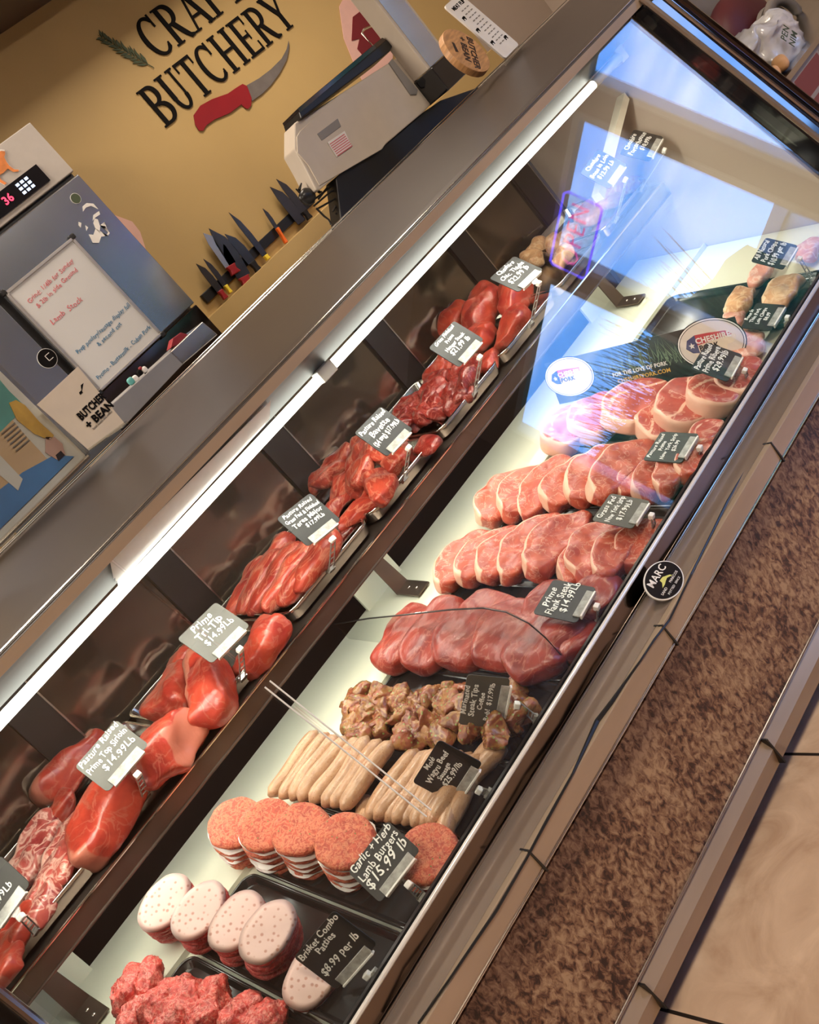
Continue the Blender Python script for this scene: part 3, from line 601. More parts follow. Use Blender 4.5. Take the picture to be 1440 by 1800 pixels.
for i, (px, py, yw) in enumerate(((825, 1415, 8), (838, 1440, 20), (845, 1355, 5), (868, 1360, -20), (640, 1445, 40))):
    p = onDeck(px, py, .025); p.y = max(p.y, 1.70); p.z = DZ0+.027+DS*(p.y-DY0)
    put('sausage', sausage(60+i, .14), 'sausage', p, (A, 0, R(yw)), 'browner sausage %s' % ['leaning at the glass below the Beef Sausage tag', 'curving along the glass, nearest the burgers', 'end standing up right of the Beef Sausage tag', 'curving at the glass right of the Beef Sausage tag', 'low between the burger stacks and the sausage rows'][i], 'sausage', 'loose sausages at the glass')
# steak tips
tp = []
for r_ in range(5):
    for c_ in range(9):
        u = (c_+.5+rnd.uniform(-.25, .25))/9; v_ = (r_+.5+rnd.uniform(-.3, .3))/5
        px = 598+u*350+v_*12-28*(1-v_)*0; py = 1222-u*8+v_*78
        if px > 950: continue
        tp.append((px+(1-v_)*16, py))
tp = [q_p for q_p in tp if onDeck(q_p[0], q_p[1], .03).y > 1.675]
for i, (px, py) in enumerate(tp):
    hh = .028+.022*rnd.random() if px < 880 else .024
    me = blob('steak_tip', rnd.uniform(.058, .076), rnd.uniform(.046, .06), rnd.uniform(.034, .046), 200+i, .7, .8, .016, 34, lobes=.14, nu=32, nv=20, fine=.004)
    put('steak_tip', me, 'tips', onDeck(px, py, hh), (R(rnd.uniform(-40, 40)), R(rnd.uniform(-40, 40)), R(rnd.uniform(0, 360))), 'brown herbed marinated steak tip heaped in its tray before the flank steaks', 'steak tip', 'heap of marinated steak tips')
# lamb burgers: stacks of patties with paper between
def patty(seed, d, d2, t=.0205): return blob('patty', d, d2, t, seed, .42, .95, .0030, 34, lobes=.012, nu=44, nv=14, fine=.0012)
def sheet(seed, d, d2):
    q = random.Random(seed); n_ = 36; V = []; 
    for z in (0, .0011):
        for i in range(n_):
            a = 2*math.pi*i/n_; k = 1+.03*math.sin(4*a+seed)+.02*math.sin(9*a); V.append((d/2*k*math.cos(a), d2/2*k*math.sin(a), z+.0030*math.sin(3*a+seed)+.0015*math.sin(7*a)))
    return mesh('patty_paper', V, [tuple(range(n_)), tuple(reversed(range(n_, 2*n_)))]+[(i, i+n_, (i+1) % n_+n_, (i+1) % n_) for i in range(n_)])
def stack(px, py, h, n_, d, d2, tilt, mt, sname, cat, kind, group, paper, top_sheet=False, yaw=0, roll=0, seed=0, drift=(0, 0)):
    p = onDeck(px, py, h); e = Euler((A+R(tilt), R(roll), R(yaw))); nrm = e.to_matrix() @ Vector((0, 0, 1)); t = .0208
    for k in range(n_):
        q = p-nrm*(t*k)+Vector((rnd.uniform(-.002, .002)+drift[0]*k, rnd.uniform(-.002, .002)+drift[1]*k, 0))
        if k == 0: which = 'top'
        elif k == n_-1: which = 'bottom'
        else: which = '%s from the top' % ORD[k]
        o = put(kind, patty(seed+k*3, d, d2), mt, q, (e.x+R(rnd.uniform(-2, 2)), e.y+R(rnd.uniform(-2, 2)), e.z+R(rnd.uniform(-8, 8))), '%s, %s in the %s' % (cat, which, sname), 'burger patty', group)
        if k and paper: s_ = link('patty_paper', sheet(seed+k, d*1.01, d2*1.01), 'paper', o, (0, 0, .0102))
        if k == 0 and top_sheet:
            link('patty_sheet', blob('patty_sheet', d*1.01, d2*1.01, .004, seed, .4, .95, .0022, 34, lobes=.012, nu=44, nv=8), 'patty_sheet', o, (0, 0, .0100))
for i, (px, py, h, n_) in enumerate(((412, 1447, .098, 5), (468, 1452, .098, 5), (530, 1458, .096, 5), (606, 1478, .09, 5), (752, 1502, .045, 3))):
    stack(px, py, h, n_, .112, .108, 22, 'lamb', ['rearmost stack', 'second stack from the rear', 'third stack from the rear', 'stack left of its tag', 'stack against the glass'][i], 'herbed lamb burger', 'lamb_burger', 'stacked lamb burgers', True, seed=400+i*31)
for i, (px, py, h, n_) in enumerate(((293, 1588, .088, 4), (352, 1603, .088, 4), (418, 1622, .088, 4), (472, 1642, .090, 4), (552, 1716, .030, 2))):
    stack(px, py, h, n_, .118, .082, 30, 'brisket', ['rearmost stack', 'second stack from the rear', 'third stack from the rear', 'fourth stack from the rear', 'stack under the Brisket tag'][i], 'dimpled brisket patty', 'brisket_patty', 'stacked brisket patties', i == 4, True, seed=600+i*37, yaw=0)
# ground beef lumps
for i, (px, py, s_) in enumerate(((232, 1740, 1.0), (262, 1722, .8), (290, 1765, 1.0), (335, 1760, 1.0), (378, 1762, .9), (355, 1800, 1), (425, 1790, .95), (465, 1800, .9), (300, 1810, 1.1), (238, 1800, 1))):
    me = blob('ground_beef', .10*s_, .062*s_, .062*s_, 800+i, .8, .8, .010, 45, lobes=.05, nu=56, nv=30, fine=.0035)
    put('ground_beef', me, 'ground', onDeck(px, py, .045), (0, R(rnd.uniform(-20, 20)), R(rnd.uniform(-30, 60))), 'red lump of ground beef, %s' % ['back left corner of the tray', 'rear one behind two others', 'left one in the middle of the pile', 'centre one of the pile', 'right of the centre one', 'low front one cut by the frame edge', 'on the right with a pale top', 'rightmost at the frame edge', 'lowest at the frame edge', 'low at the left of the pile'][i], 'ground beef', 'ground beef lumps')

# upper shelf meats
def up(name, px, py, h, me, mt, rot, label, cat, group): return put(name, me, mt, onShelf(px, py, h), rot, label, cat, group)
g_ = 'top sirloin roasts'
up('sirloin_roast', 128, 1345, .045, blob('sirloin_roast', .20, .10, .075, 11, .55, .7, .018, 14, nu=60, nv=30, fine=.002, taper=.25, lobes=.12, fat=(R(185), .5, .8)), 'roast', (0, R(8), R(8)), 'long bright red top sirloin at the rear of its tray behind the tag', 'roast', g_)
up('sirloin_roast', 188, 1430, .05, blob('sirloin_roast', .21, .105, .085, 12, .55, .65, .016, 13, nu=60, nv=30, fine=.002, taper=-.15, lobes=.12, fat=(R(200), .6, .75)), 'roast', (R(10), R(-12), R(2)), 'large red top sirloin in front, below the tag with grey sheen', 'roast', g_)
up('sirloin_roast', 292, 1318, .05, blob('sirloin_roast', .14, .115, .085, 13, .5, .65, .020, 16, nu=60, nv=30, fine=.0025, lobes=.14, fat=(R(300), .9, .8)), 'roast', (0, R(15), R(20)), 'blocky top sirloin at the right end of its tray', 'roast', g_)
up('sirloin_roast', 95, 1440, .025, blob('sirloin_roast', .12, .05, .04, 14, .62, .7, .0108, 22, curl=.3, nu=56, nv=28, fine=.0025), 'roast', (0, 0, R(-10)), 'thin trimmed strip of sirloin at the tray left rear', 'roast', g_)
g_ = 'tri-tip roasts'
up('tri_tip_roast', 303, 1215, .045, blob('tri_tip_roast', .155, .12, .08, 15, .5, .7, .018, 15, nu=60, nv=30, fine=.0025, taper=.4, lobes=.12, fat=(R(90), .9, .8)), 'roast', (0, R(-8), R(25)), 'wedge-shaped tri-tip at the left of its tray', 'roast', g_)
up('tri_tip_roast', 372, 1205, .055, blob('tri_tip_roast', .19, .10, .085, 16, .55, .7, .018, 15, nu=60, nv=30, fine=.0025, bend=.25, lobes=.12, fat=(R(20), 1.6, .7)), 'roast', (R(10), R(-20), R(55)), 'pale-fatted tri-tip under the Prime Tri-Tip tag', 'roast', g_)
up('tri_tip_roast', 462, 1138, .03, blob('tri_tip_roast', .15, .08, .06, 17, .62, .7, .0112, 22, bend=.2, lobes=.12, nu=56, nv=28, fine=.0025), 'roast', (0, R(-8), R(0)), 'flat tri-tip piece right of the tag at the tray rim', 'roast', g_)
up('tri_tip_roast', 330, 1160, .03, blob('tri_tip_roast', .10, .07, .06, 18, .62, .7, .0112, 22, nu=56, nv=28, fine=.0025), 'roast', (0, 0, 0), 'small tri-tip end behind the Tri-Tip tag', 'roast', g_)
g_ = 'teres major pieces'
for i, (px, py, yw, L_) in enumerate(((438, 1030, 10, .17), (460, 1020, 6, .19), (487, 1015, 2, .21), (512, 1008, -2, .21), (538, 1002, -4, .20), (560, 985, -6, .17), (480, 980, 0, .16))):
    up('teres_major', px, py, .045+.008*(i % 2), blob('teres_major', L_, .048, .046, 30+i, .8, .8, .009, 22, taper=-.35, bend=.15, nu=32, nv=20, fine=.0015), 'finger', (0, R(-6), R(yw)), 'slender red teres major strip, %s from the left of its fan' % ORD[i], 'meat strip', g_)
up('teres_major', 616, 928, .022, blob('teres_major', .12, .05, .035, 39, .9, .9, .008, 24, taper=.4), 'dark_meat', (0, 0, R(-20)), 'darker teres major end lying at the right tray corner', 'meat strip', g_)
g_ = 'bavette pieces'
for i, (px, py, L_, W_, T_, yw, tl) in enumerate(((590, 820, .15, .06, .05, 25, 10), (640, 810, .17, .09, .05, 30, -8), (668, 850, .18, .05, .045, 55, 20), (600, 872, .15, .055, .045, 20, 0), (640, 893, .16, .05, .04, -5, 0), (694, 805, .10, .06, .05, 60, 0), (562, 842, .07, .06, .05, 10, 0))):
    up('bavette', px, py, [.055, .06, .05, .035, .03, .05, .045][i], blob('bavette', L_*1.12, W_*1.25, T_*.85, 50+i, .45, .8, .017, 20, bend=.2, lobes=.16, twist=.35, nu=56, nv=26, fine=.002), 'finger', (R(tl), R(rnd.uniform(-12, 5)), R(yw)), 'folded red bavette, %s' % ['back piece behind the tag', 'broad top piece below the tag', 'long piece curving at the right', 'left front piece', 'front piece at the tray rim', 'upper right piece under the tag clip', 'rear left curled end'][i], 'meat piece', g_)
g_ = 'skirt steak pieces'
for i in range(9):
    u, v_ = (i % 3)/2, (i//3)/2; px, py = 722+u*95-v_*10, 722-u*62+v_*30
    up('skirt_steak', px, py, .035+.01*rnd.random(), blob('skirt_steak', rnd.uniform(.13, .16), .075, .036, 70+i, .5, .8, .020, 24, bend=.15, lobes=.2, twist=.6, nu=56, nv=26, fine=.003), 'dark_meat', (R(rnd.uniform(-25, 25)), R(rnd.uniform(-20, 10)), R(rnd.uniform(-10, 40))), 'dark crumpled skirt steak, %s row, %s' % (['back', 'middle', 'front'][i//3], ['left', 'middle', 'right'][i % 3]), 'meat piece', g_)
up('skirt_steak', 752, 782, .028, blob('skirt_steak', .10, .06, .035, 88, .8, .8, .010, 26), 'dark_meat', (0, 0, R(70)), 'dark rounded skirt steak end at the tray front by the clip', 'meat piece', g_)
g_ = 'hanger steak pieces'
for i, (px, py, L_, W_, T_, yw) in enumerate(((800, 565, .15, .10, .08, 15), (850, 540, .16, .11, .09, 20), (905, 520, .15, .08, .07, 25), (905, 572, .14, .07, .05, 0), (865, 635, .09, .05, .04, 0), (845, 590, .10, .07, .05, 10), (775, 650, .08, .06, .05, 0))):
    up('hanger_steak', px, py, [.05, .06, .05, .03, .025, .04, .025][i], blob('hanger_steak', L_, W_, T_, 95+i, .65, .75, .018, 16, lobes=.14, bend=.1, fat=(1, .4, .8), nu=56, nv=28, fine=.0025), 'roast', (0, R(-10), R(yw)), 'red hanger steak, %s' % ['left one in the heap', 'topmost of the heap', 'right one below the grey-blue tag', 'front right one', 'small scrap at the front rim', 'middle front one beside the Hanger tag', 'tucked behind the Hanger tag'][i], 'meat piece', g_)
g_ = 'chicken pieces'
for i, (px, py, yw) in enumerate(((945, 438, 10), (975, 430, 30), (1000, 415, 0), (935, 455, 60), (990, 450, -10))):
    up('chicken_piece', px, py, .035, blob('chicken_piece', .085, .05, .045, 120+i, .8, .8, .010, 30, lobes=.12), 'chicken', (R(10), R(-15), R(yw)), 'golden marinated chicken piece, %s' % ['rear left by the door', 'middle one', 'rightmost beside the bluish tag', 'low left one above its tag', 'front one'][i], 'chicken', g_)
g_ = 'pork loin chops on the upper shelf'
for i, (px, py) in enumerate(((1040, 372), (1075, 345), (1110, 318))):
    up('pork_chop', px, py, .03, blob('pork_chop', .13, .085, .03, 130+i, .3, .8, .006, 26, fat=(1.5, 1.3, .85)), 'pork', (R(25), 0, R(8)), 'pale pork chop, %s behind the window reflection on the upper shelf' % ['left one', 'middle one', 'right one'][i], 'pork chop', g_)
up('pork_porterhouse', 1150, 265, .03, blob('pork_porterhouse', .12, .09, .035, 140, .3, .8, .006, 26, fat=(1.5, 1.3, .85)), 'pork', (R(20), 0, 0), 'pale pork porterhouse under the Porterhouse tag at the far end', 'pork chop', g_)
# ribs at the far left
g_ = 'bone-in ribs at the left'
for i, (px, py, L_, W_, yw, rx) in enumerate(((60, 1478, .15, .05, 10, 30), (120, 1478, .16, .06, 20, 20), (60, 1508, .15, .05, -5, 35), (115, 1512, .13, .06, 35, 0), (85, 1545, .12, .05, 10, 0), (75, 1590, .10, .05, 30, 0), (22, 1650, .14, .08, 20, 0), (5, 1690, .12, .08, 60, 0))):
    up('beef_rib', px, py, .035, blob('beef_rib', L_, W_, .035, 150+i, .5, .75, .009, 30, lobes=.12, fat=(2.5, .9, .6)), 'lamb_bone' if i < 6 else 'roast', (R(rx), R(-8), R(yw)), 'marbled bone-in rib, %s' % ['rear left one', 'top right one with a bone end', 'one behind the cut-off tag', 'middle right one', 'front one beside the tag corner', 'pale one next to the tag clip', 'smooth red one in the corner tray', 'lowest red one at the frame edge'][i], 'rib', g_)
    if i in (1, 3): link('bone', blob('bone', .030, .024, .022, 160+i, nu=20, nv=10, lump=.003), 'cream', bpy.data.objects[o.name] if False else None, None) if False else None
# lower right pork chops and cooked chicken in front of the banner
for i, (px, py, L_, W_, yw) in enumerate(((1300, 530, .14, .06, 10), (1385, 512, .15, .075, -5), (1345, 605, .13, .09, 20), (1290, 565, .10, .06, 30), (1425, 440, .09, .06, 0), (1340, 478, .12, .05, 0))):
    put('pork_chop', blob('pork_chop', L_, W_, .032, 170+i, .6, .8, .009, 28, lobes=.1, fat=(1.5, 1.2, .8)), 'chicken' if i < 2 else 'pork', Vector((onDeck(px, py, .03).x, max(1.715, onDeck(px, py, .03).y), DZ0+.03+DS*(max(1.715, onDeck(px, py, .03).y)-DY0))), (A+R(12), 0, R(yw)), ['thin golden-fatted pork chop at the left, behind its tag', 'larger golden-fatted pork chop nearest the end of the tray', 'pale pink chop against the glass below its tag', 'small chop half hidden by the oval logo', 'raw pork chop beyond the per-pound tag at the frame edge', 'pink pork strips below the per-pound tag'][i], 'pork chop', 'pork chops in the right-hand tray')

# ------------------------------------------------------------------ price tags
TG = {1: ((.133, 2.04, .999), (.087, -.047, .022), (-.006, -.04, -.06)), 2: ((.421, 2.04, 1.004), (.107, -.007, .001), (-.002, -.043, -.064)), 3: ((.716, 2.04, 1.009), (.108, .005, -.01), (-.004, -.053, -.068)),
 4: ((1.028, 2.04, 1.011), (.1, .006, -.019), (-.012, -.042, -.076)), 5: ((1.305, 2.04, 1.012), (.102, .009, -.007), (-.001, -.04, -.078)), 6: ((1.61, 2.04, 1.016), (.11, .004, -.003), (0, -.042, -.072)),
 7: ((1.886, 2.04, 1.016), (.109, .003, -.01), (-.004, -.055, -.062)), 8: ((2.35, 2.04, 1.022), (.098, -.01, .009), (.004, -.045, -.074)), 9: ((2.5, 2.02, .99), (.112, .007, .012), (.012, -.055, -.06)),
 10: ((2.37, 1.78, .608), (.11, .006, 0), (.003, -.061, -.056)), 11: ((2.196, 1.78, .535), (.106, .003, 0), (.002, -.066, -.036)), 12: ((1.957, 1.77, .579), (.106, .009, 0), (.005, -.061, -.066)),
 13: ((1.676, 1.77, .556), (.105, .009, -.003), (.006, -.084, -.037)), 14: ((1.45, 1.77, .572), (.096, .012, -.007), (.007, -.079, -.048)), 15: ((1.189, 1.77, .566), (.101, .012, -.002), (.009, -.083, -.048)),
 16: ((.9, 1.77, .591), (.054, -.064, .077), (.041, -.037, -.06)), 17: ((.745, 1.77, .573), (.059, -.088, .05), (.014, -.036, -.08)), 18: ((.544, 1.77, .58), (.103, -.042, .015), (-.016, -.059, -.053)), 19: ((.377, 1.77, .563), (.082, -.088, .034), (.002, -.031, -.085))}
TX = {1: ['', 'Ribs', '$9.99Lb'], 2: ['Pasture Raised', 'Prime Top Sirloin', ('   $14.99Lb', 1.1)], 3: [('Prime', 1.2), ('Tri-Tip', 1.3), ('  $14.99Lb', 1.1)], 4: ['Pasture Raised', 'Grass Fed & Finished', ('Teres Major', 1.2), '    $17.99Lb'],
 5: ['Pasture Raised', ('Bavette', 1.2), '($4 avg) $17.99Lb'], 6: ['Grass Finished', 'Prime', 'Hanger Steak', ('$21.99 lb', 1.4)], 7: ['Cheshire', 'Chic. Thighs', ('$22.99 lb', 1.2)], 8: ['Cheshire', 'Bone in Loin', '$12.99 Lb'],
 9: [('Cheshire', 1.1), ('Porterhouse', 1.2), '    $10.99lb'], 10: ['All Natural', 'Pork Chops', ('$10.99 per lb', 1.2)], 11: ['Bone in', 'Thin Pork', 'Loin Chops', '$8.99'], 12: [('Pasture Raised', 1.1), ('Prime Ribeye', 1.2), ('  $29.99lb', 1.2)],
 13: ['Pasture Raised', 'Prime', 'New York Strip', '  $26.99'], 14: ['Grass Fed', 'New York Strip', ' $17.99Lb'], 15: [('Prime', 1.2), ('Flank Steak', 1.3), ('   $14.99Lb', 1.2)], 16: [('Marinated', 1.1), ('Steak Tips', 1.2), 'Coffee', 'Rub!  $17.99lb'],
 17: [('Mol\u00e9', 1.1), ('Wagyu Beef', 1.2), 'Sausage', (' $25.99/lb', 1.2)], 18: [('Garlic + Herb', 1.2), ('Lamb Burgers', 1.2), ('$15.99 lb', 1.5)], 19: [('Brisket Combo', 1.3), ('Patties', 1.3), ('', 1), ('$8.99 per lb', 1.5)]}
TL = {1: 'cut-off dark tag at the frame edge over the ribs', 2: 'tag with painted grey sheen reading Pasture Raised Prime Top Sirloin', 3: 'tag with painted grey sheen reading Prime Tri-Tip', 4: 'black tag reading Teres Major', 5: 'black tag reading Pasture Raised Bavette', 6: 'black tag reading Hanger Steak $21.99',
 7: 'tag priced $22.99 standing before the chicken, half in blue reflection', 8: 'tag turned bright blue by the window reflection', 9: 'black tag reading Cheshire Porterhouse', 10: 'tag reading $10.99 per lb by the pork chops', 11: 'black tag lying low before the golden pork chops',
 12: 'black tag reading Prime Ribeye $29.99 over the oval logo', 13: 'tag reading New York Strip $26.99 over the short steaks', 14: 'New York Strip tag with painted grey sheen, priced $17.99', 15: 'tag reading Prime Flank Steak $14.99', 16: 'upright-turned tag with painted grey sheen reading Marinated Steak Tips',
 17: 'black tag reading Wagyu Beef Sausage', 18: 'black tag reading Garlic + Herb Lamb Burgers', 19: 'large black tag reading Brisket Combo Patties'}
# lower row: slide along the sight line to stand clear of the deck and the glass
def tagat(k):
    C, U, V = [Vector(a) for a in TG[k]]
    s_ = 1.0
    if k >= 10:
        d = C-CAM; s_ = .955; C = CAM+d*s_
    U = U*s_; V = V*s_
    if k in (16, 17, 19):      # flatten the lean a little, keep facing the glass
        pass
    wd, hd = U.length, V.length; ux = U.normalized(); n_ = ux.cross(-V).normalized(); vy = n_.cross(ux)
    if n_.dot(CAM-C) < 0: n_ = -n_; vy = n_.cross(ux)
    M = Matrix((ux, vy, n_)).transposed().to_4x4(); M.translation = C
    t_ = bpy.data.objects.new('price_tag', None); t_.empty_display_size = .03; col.objects.link(t_); t_.matrix_world = M
    tag(t_, TL[k], 'price tag', 'price tags')
    # board with rounded corners
    r_ = .007; P = []
    for sx_, sy_, a0 in ((1, 1, 0), (-1, 1, 90), (-1, -1, 180), (1, -1, 270)):
        for j in range(5):
            an = R(a0+22.5*j); P.append((sx_*(wd/2-r_)+r_*math.cos(an), sy_*(hd/2-r_)+r_*math.sin(an), -.001))
    bo = G().prism(P, (0, 0, .0018)).obj('board', 'tag_board' if k not in (2, 3, 8, 14, 16) else 'tag_sheen', t_)
    n_l = len(TX[k]); sz = min(.0160, .052/n_l) * (1.08 if n_l < 4 else 1.0)
    link('writing', textmesh(TX[k], sz, 1.12, .15, .010, wd*.92, .05, seed=k), 'chalk', t_, (0, .0125, .0016))
    # clear clip bar, jaw, white knob and stem
    G().box(-wd*.36, wd*.36, -hd/2-.003, -hd/2+.014, .001, .004).obj('clip_bar', 'clip_clear', t_, .001)
    G().box(-wd*.36, wd*.36, -hd/2-.006, -hd/2-.002, -.003, .007).obj('clip_spine', 'white_plastic', t_, .001)
    G().prism([(-.012, -hd/2-.006, .001), (.012, -hd/2-.006, .001), (.005, -hd/2-.018, .001), (-.005, -hd/2-.018, .001)], (0, 0, .003)).obj('clip_neck', 'acrylic', t_)
    G().box(-.0065, .0065, -hd/2-.027, -hd/2-.016, -.004, .008).obj('knob', 'white_plastic', t_, .002)
    Mi = M.inverted()
    c0 = Vector((0, -hd/2-.024, 0)); wc = M @ c0
    if k < 10: foot = Vector((wc.x+.004, 2.112, .884))
    else: foot = Vector((wc.x+.006, max(1.662, wc.y-.004), DZ0+.012))
    f_ = Mi @ foot; g = G(); sd = Vector((.006, 0, 0)); g.tube([c0-sd, f_-sd*1.3], .0016, 6); g.tube([c0+sd, f_+sd*1.3], .0016, 6)
    for j in range(1, 5):
        q = c0.lerp(f_, j/5); g.tube([q-sd, q+sd], .0012, 6)
    g.obj('stem', 'clip_clear', t_)
    G().add(*(lambda g2: (g2.v, g2.f))(G().box(f_.x-.009, f_.x+.009, f_.y-.004, f_.y+.004, f_.z-.006, f_.z+.006))).obj('foot_clip', 'clip_clear', t_)
mat('tag_sheen', (.075, .073, .062), .5, noise=(20, .12))  # tag board with the grey sheen of reflected light put into its colour
for k in TG: tagat(k)

# ------------------------------------------------------------------ Cheshire pork banner card standing across the lower deck
bp0 = onDeck(955, 705, .03); 
ba = Vector((1.975, 2.13, .665)); bb = Vector((2.03, 1.70, .575))
def banner():
    C0 = Vector((1.87, 2.20, .658)); C1 = Vector((1.965, 1.70, .545))
    ux = (C1-C0); ln = ux.length; ux.normalize(); lean = Vector((.22, 0, 1.0)); n_ = ux.cross(lean).normalized(); vy = n_.cross(ux); hh = .115
    if n_.dot(CAM-C0) < 0: n_ = -n_; vy = n_.cross(ux)
    M = Matrix((ux, vy, n_)).transposed().to_4x4(); M.translation = (C0+C1)/2
    t_ = bpy.data.objects.new('pork_banner', None); col.objects.link(t_); t_.matrix_world = M
    tag(t_, 'dark card with two oval Cheshire Pork logos standing across the lower deck', 'sign')
    G().box(-ln/2, ln/2, 0, hh, -.002, .0).obj('card', 'banner_dark', t_)
    g = G(); q = random.Random(5)
    for i in range(90):
        x = q.uniform(-.26, .30)*ln; y0 = q.uniform(.30, .55)*hh; a = q.uniform(-.5, .5); l_ = q.uniform(.2, .5)*hh
        x1, y1 = x+math.sin(a)*l_, min(hh*.98, y0+math.cos(a)*l_)
        g.prism([(x-.0012, y0, .0003), (x+.0012, y0, .0003), (x1, y1, .0003)], (0, 0, .0003))
    g.obj('grass_print', 'banner_green', t_)
    for sx_, rx, ry in ((-.39, .072, .054), (.36, .086, .062)):
        cx, cy = sx_*ln, hh*.58
        e_ = disc(rx, ry, .0004, .0012, 40, cx, cy).obj('logo_oval', 'ink_black', t_)
        disc(rx*.97, ry*.96, .0012, .0016, 40, cx, cy).obj('logo_ring', 'card', e_); disc(rx*.93, ry*.91, .0016, .0019, 40, cx, cy).obj('logo_line', 'ink_black', e_)
        disc(rx*.91, ry*.885, .0019, .0022, 40, cx, cy).obj('logo_field', 'cream', e_)
        k = rx/.062
        pg = [(-.046, .000), (-.040, .014), (-.024, .020), (.000, .019), (.024, .018), (.034, .012), (.046, .006), (.044, -.002), (.036, -.006), (.026, -.008), (.024, -.022), (.018, -.022), (.014, -.010), (-.010, -.012), (-.022, -.012), (-.024, -.024), (-.031, -.024), (-.034, -.010), (-.044, -.008)]
        G().prism([(cx+x*k, cy+y*k, .0022) for x, y in pg], (0, 0, .0004)).obj('pig', 'card_warm', e_)
        G().prism([(cx+x*k, cy+y*k, .0026) for x, y in ((-.024, .0205), (.0, .0195), (.030, .0165), (.040, .008), (-.024, .002))], (0, 0, .0003)).obj('red_band', 'flag_red', e_)
        G().prism([(cx+x*k, cy+y*k, .0026) for x, y in ((-.046, .000), (-.040, .014), (-.024, .0205), (-.024, -.012), (-.036, -.010))], (0, 0, .0003)).obj('blue_band', 'navy', e_)
        G().prism([(cx-.034*k+.006*k*(1 if j % 2 == 0 else .42)*math.sin(j*math.pi/5), cy+.003*k+.006*k*(1 if j % 2 == 0 else .42)*math.cos(j*math.pi/5), .0030) for j in range(10)], (0, 0, .0003)).obj('star', 'card', e_)
        link('lettering', textmesh(['CHESHIRE'], .0135*k, bold=.03), 'card', e_, (cx+.006*k, cy+.009*k, .0032))
        link('lettering', textmesh(['PORK'], .013*k, bold=.03), 'ink_black', e_, (cx-.005*k, cy-.0045*k, .0030))
    link('slogan', textmesh(['FOR THE LOVE OF PORK'], .0145, bold=.02, width=.15), 'card', t_, (-.02*ln, hh*.38, .0008))
    link('slogan', textmesh(['CHESHIREPORK.COM'], .0145, bold=.01, width=.15), 'poster_gold', t_, (-.01*ln, hh*.22, .0008))
banner()

# ------------------------------------------------------------------ wall lettering (serif glyphs drawn by hand)
def ribbon(pts, ws):
    n_ = len(pts); Lf, Rg = [], []
    for i, p in enumerate(pts):
        a = Vector(pts[max(0, i-1)]); b_ = Vector(pts[min(n_-1, i+1)]); t = (b_-a).normalized(); nn = Vector((-t.y, t.x)); w_ = ws[i] if isinstance(ws, list) else ws
        Lf.append(Vector(p)+nn*w_/2); Rg.append(Vector(p)-nn*w_/2)
    return [[Lf[i], Lf[i+1], Rg[i+1], Rg[i]] for i in range(n_-1)]
def rect(x0, x1, y0, y1): return [[Vector((x0, y0)), Vector((x1, y0)), Vector((x1, y1)), Vector((x0, y1))]]
TK, TN, SF = .155, .07, .045
def arc(cx, cy, rx, ry, a0, a1, wa, wb, n_=16):
    P = []; W_ = []
    for i in range(n_+1):
        a = R(a0+(a1-a0)*i/n_); P.append((cx+rx*math.cos(a), cy+ry*math.sin(a))); W_.append(wb+(wa-wb)*abs(math.cos(a))**1.5)
    return ribbon(P, W_)
def stem(x, y0=0, y1=1): return rect(x-TK/2, x+TK/2, y0, y1)+rect(x-.17, x+.17, y0, y0+SF)+rect(x-.17, x+.17, y1-SF, y1)
def stem1(x, foot=True, head=True):
    q = rect(x-TK/2, x+TK/2, 0, 1)
    if foot: q += rect(x-.17, x+.17, 0, SF)
    if head: q += rect(x-.17, x+.17, 1-SF, 1)
    return q
GL = {'B': (.80, stem1(.2)+arc(.36, .745, .27, .22, 90, -90, TK, TN)+rect(.2, .37, .93, 1)+rect(.2, .38, .49, .56)+arc(.38, .27, .32, .235, 90, -90, TK, TN)+rect(.2, .4, 0, .07)),
 'U': (.88, rect(.2-TK/2, .2+TK/2, .34, 1)+rect(.03, .37, 1-SF, 1)+arc(.44, .34, .24, .30, 180, 360, TK*.8, TN)+rect(.68-TN/2, .68+TN/2, .34, 1)+rect(.54, .82, 1-SF, 1)),
 'T': (.80, stem1(.4, True, False)+rect(.04, .76, 1-TN, 1)+rect(.03, .075, .76, 1)+rect(.725, .77, .76, 1)),
 'C': (.84, arc(.46, .5, .36, .465, 48, 312, TK, TN, 28)+rect(.68, .735, .66, 1.0)+rect(.69, .73, .14, .24)),
 'H': (1.0, stem1(.22)+stem1(.78)+rect(.22, .78, .47, .54)),
 'E': (.78, stem1(.2)+rect(.2, .68, 1-TN, 1)+rect(.2, .70, 0, TN)+rect(.2, .55, .47, .54)+rect(.65, .695, .76, 1)+rect(.68, .725, 0, .26)+rect(.53, .57, .38, .63)),
 'R': (.88, stem1(.2)+arc(.36, .73, .28, .235, 90, -90, TK, TN)+rect(.2, .37, .93, 1)+rect(.2, .38, .46, .53)+ribbon([(.42, .49), (.60, .18), (.72, .03), (.88, .02)], [TK, TK, TK*.8, .04])),
 'Y': (.88, rect(.44-TK/2, .44+TK/2, 0, .46)+rect(.27, .61, 0, SF)+ribbon([(.10, 1), (.44, .42)], TK)+ribbon([(.80, 1), (.46, .42)], TN)+rect(0, .28, 1-SF, 1)+rect(.66, .92, 1-SF, 1)),
 'A': (.92, ribbon([(.44, 1), (.12, 0)], TN)+ribbon([(.44, 1), (.78, 0)], TK)+rect(.22, .66, .30, .37)+rect(0, .26, 0, SF)+rect(.62, .94, 0, SF)),
 'F': (.74, stem1(.2)+rect(.2, .66, 1-TN, 1)+rect(.2, .54, .47, .54)+rect(.63, .675, .74, 1)+rect(.52, .56, .38, .63))}
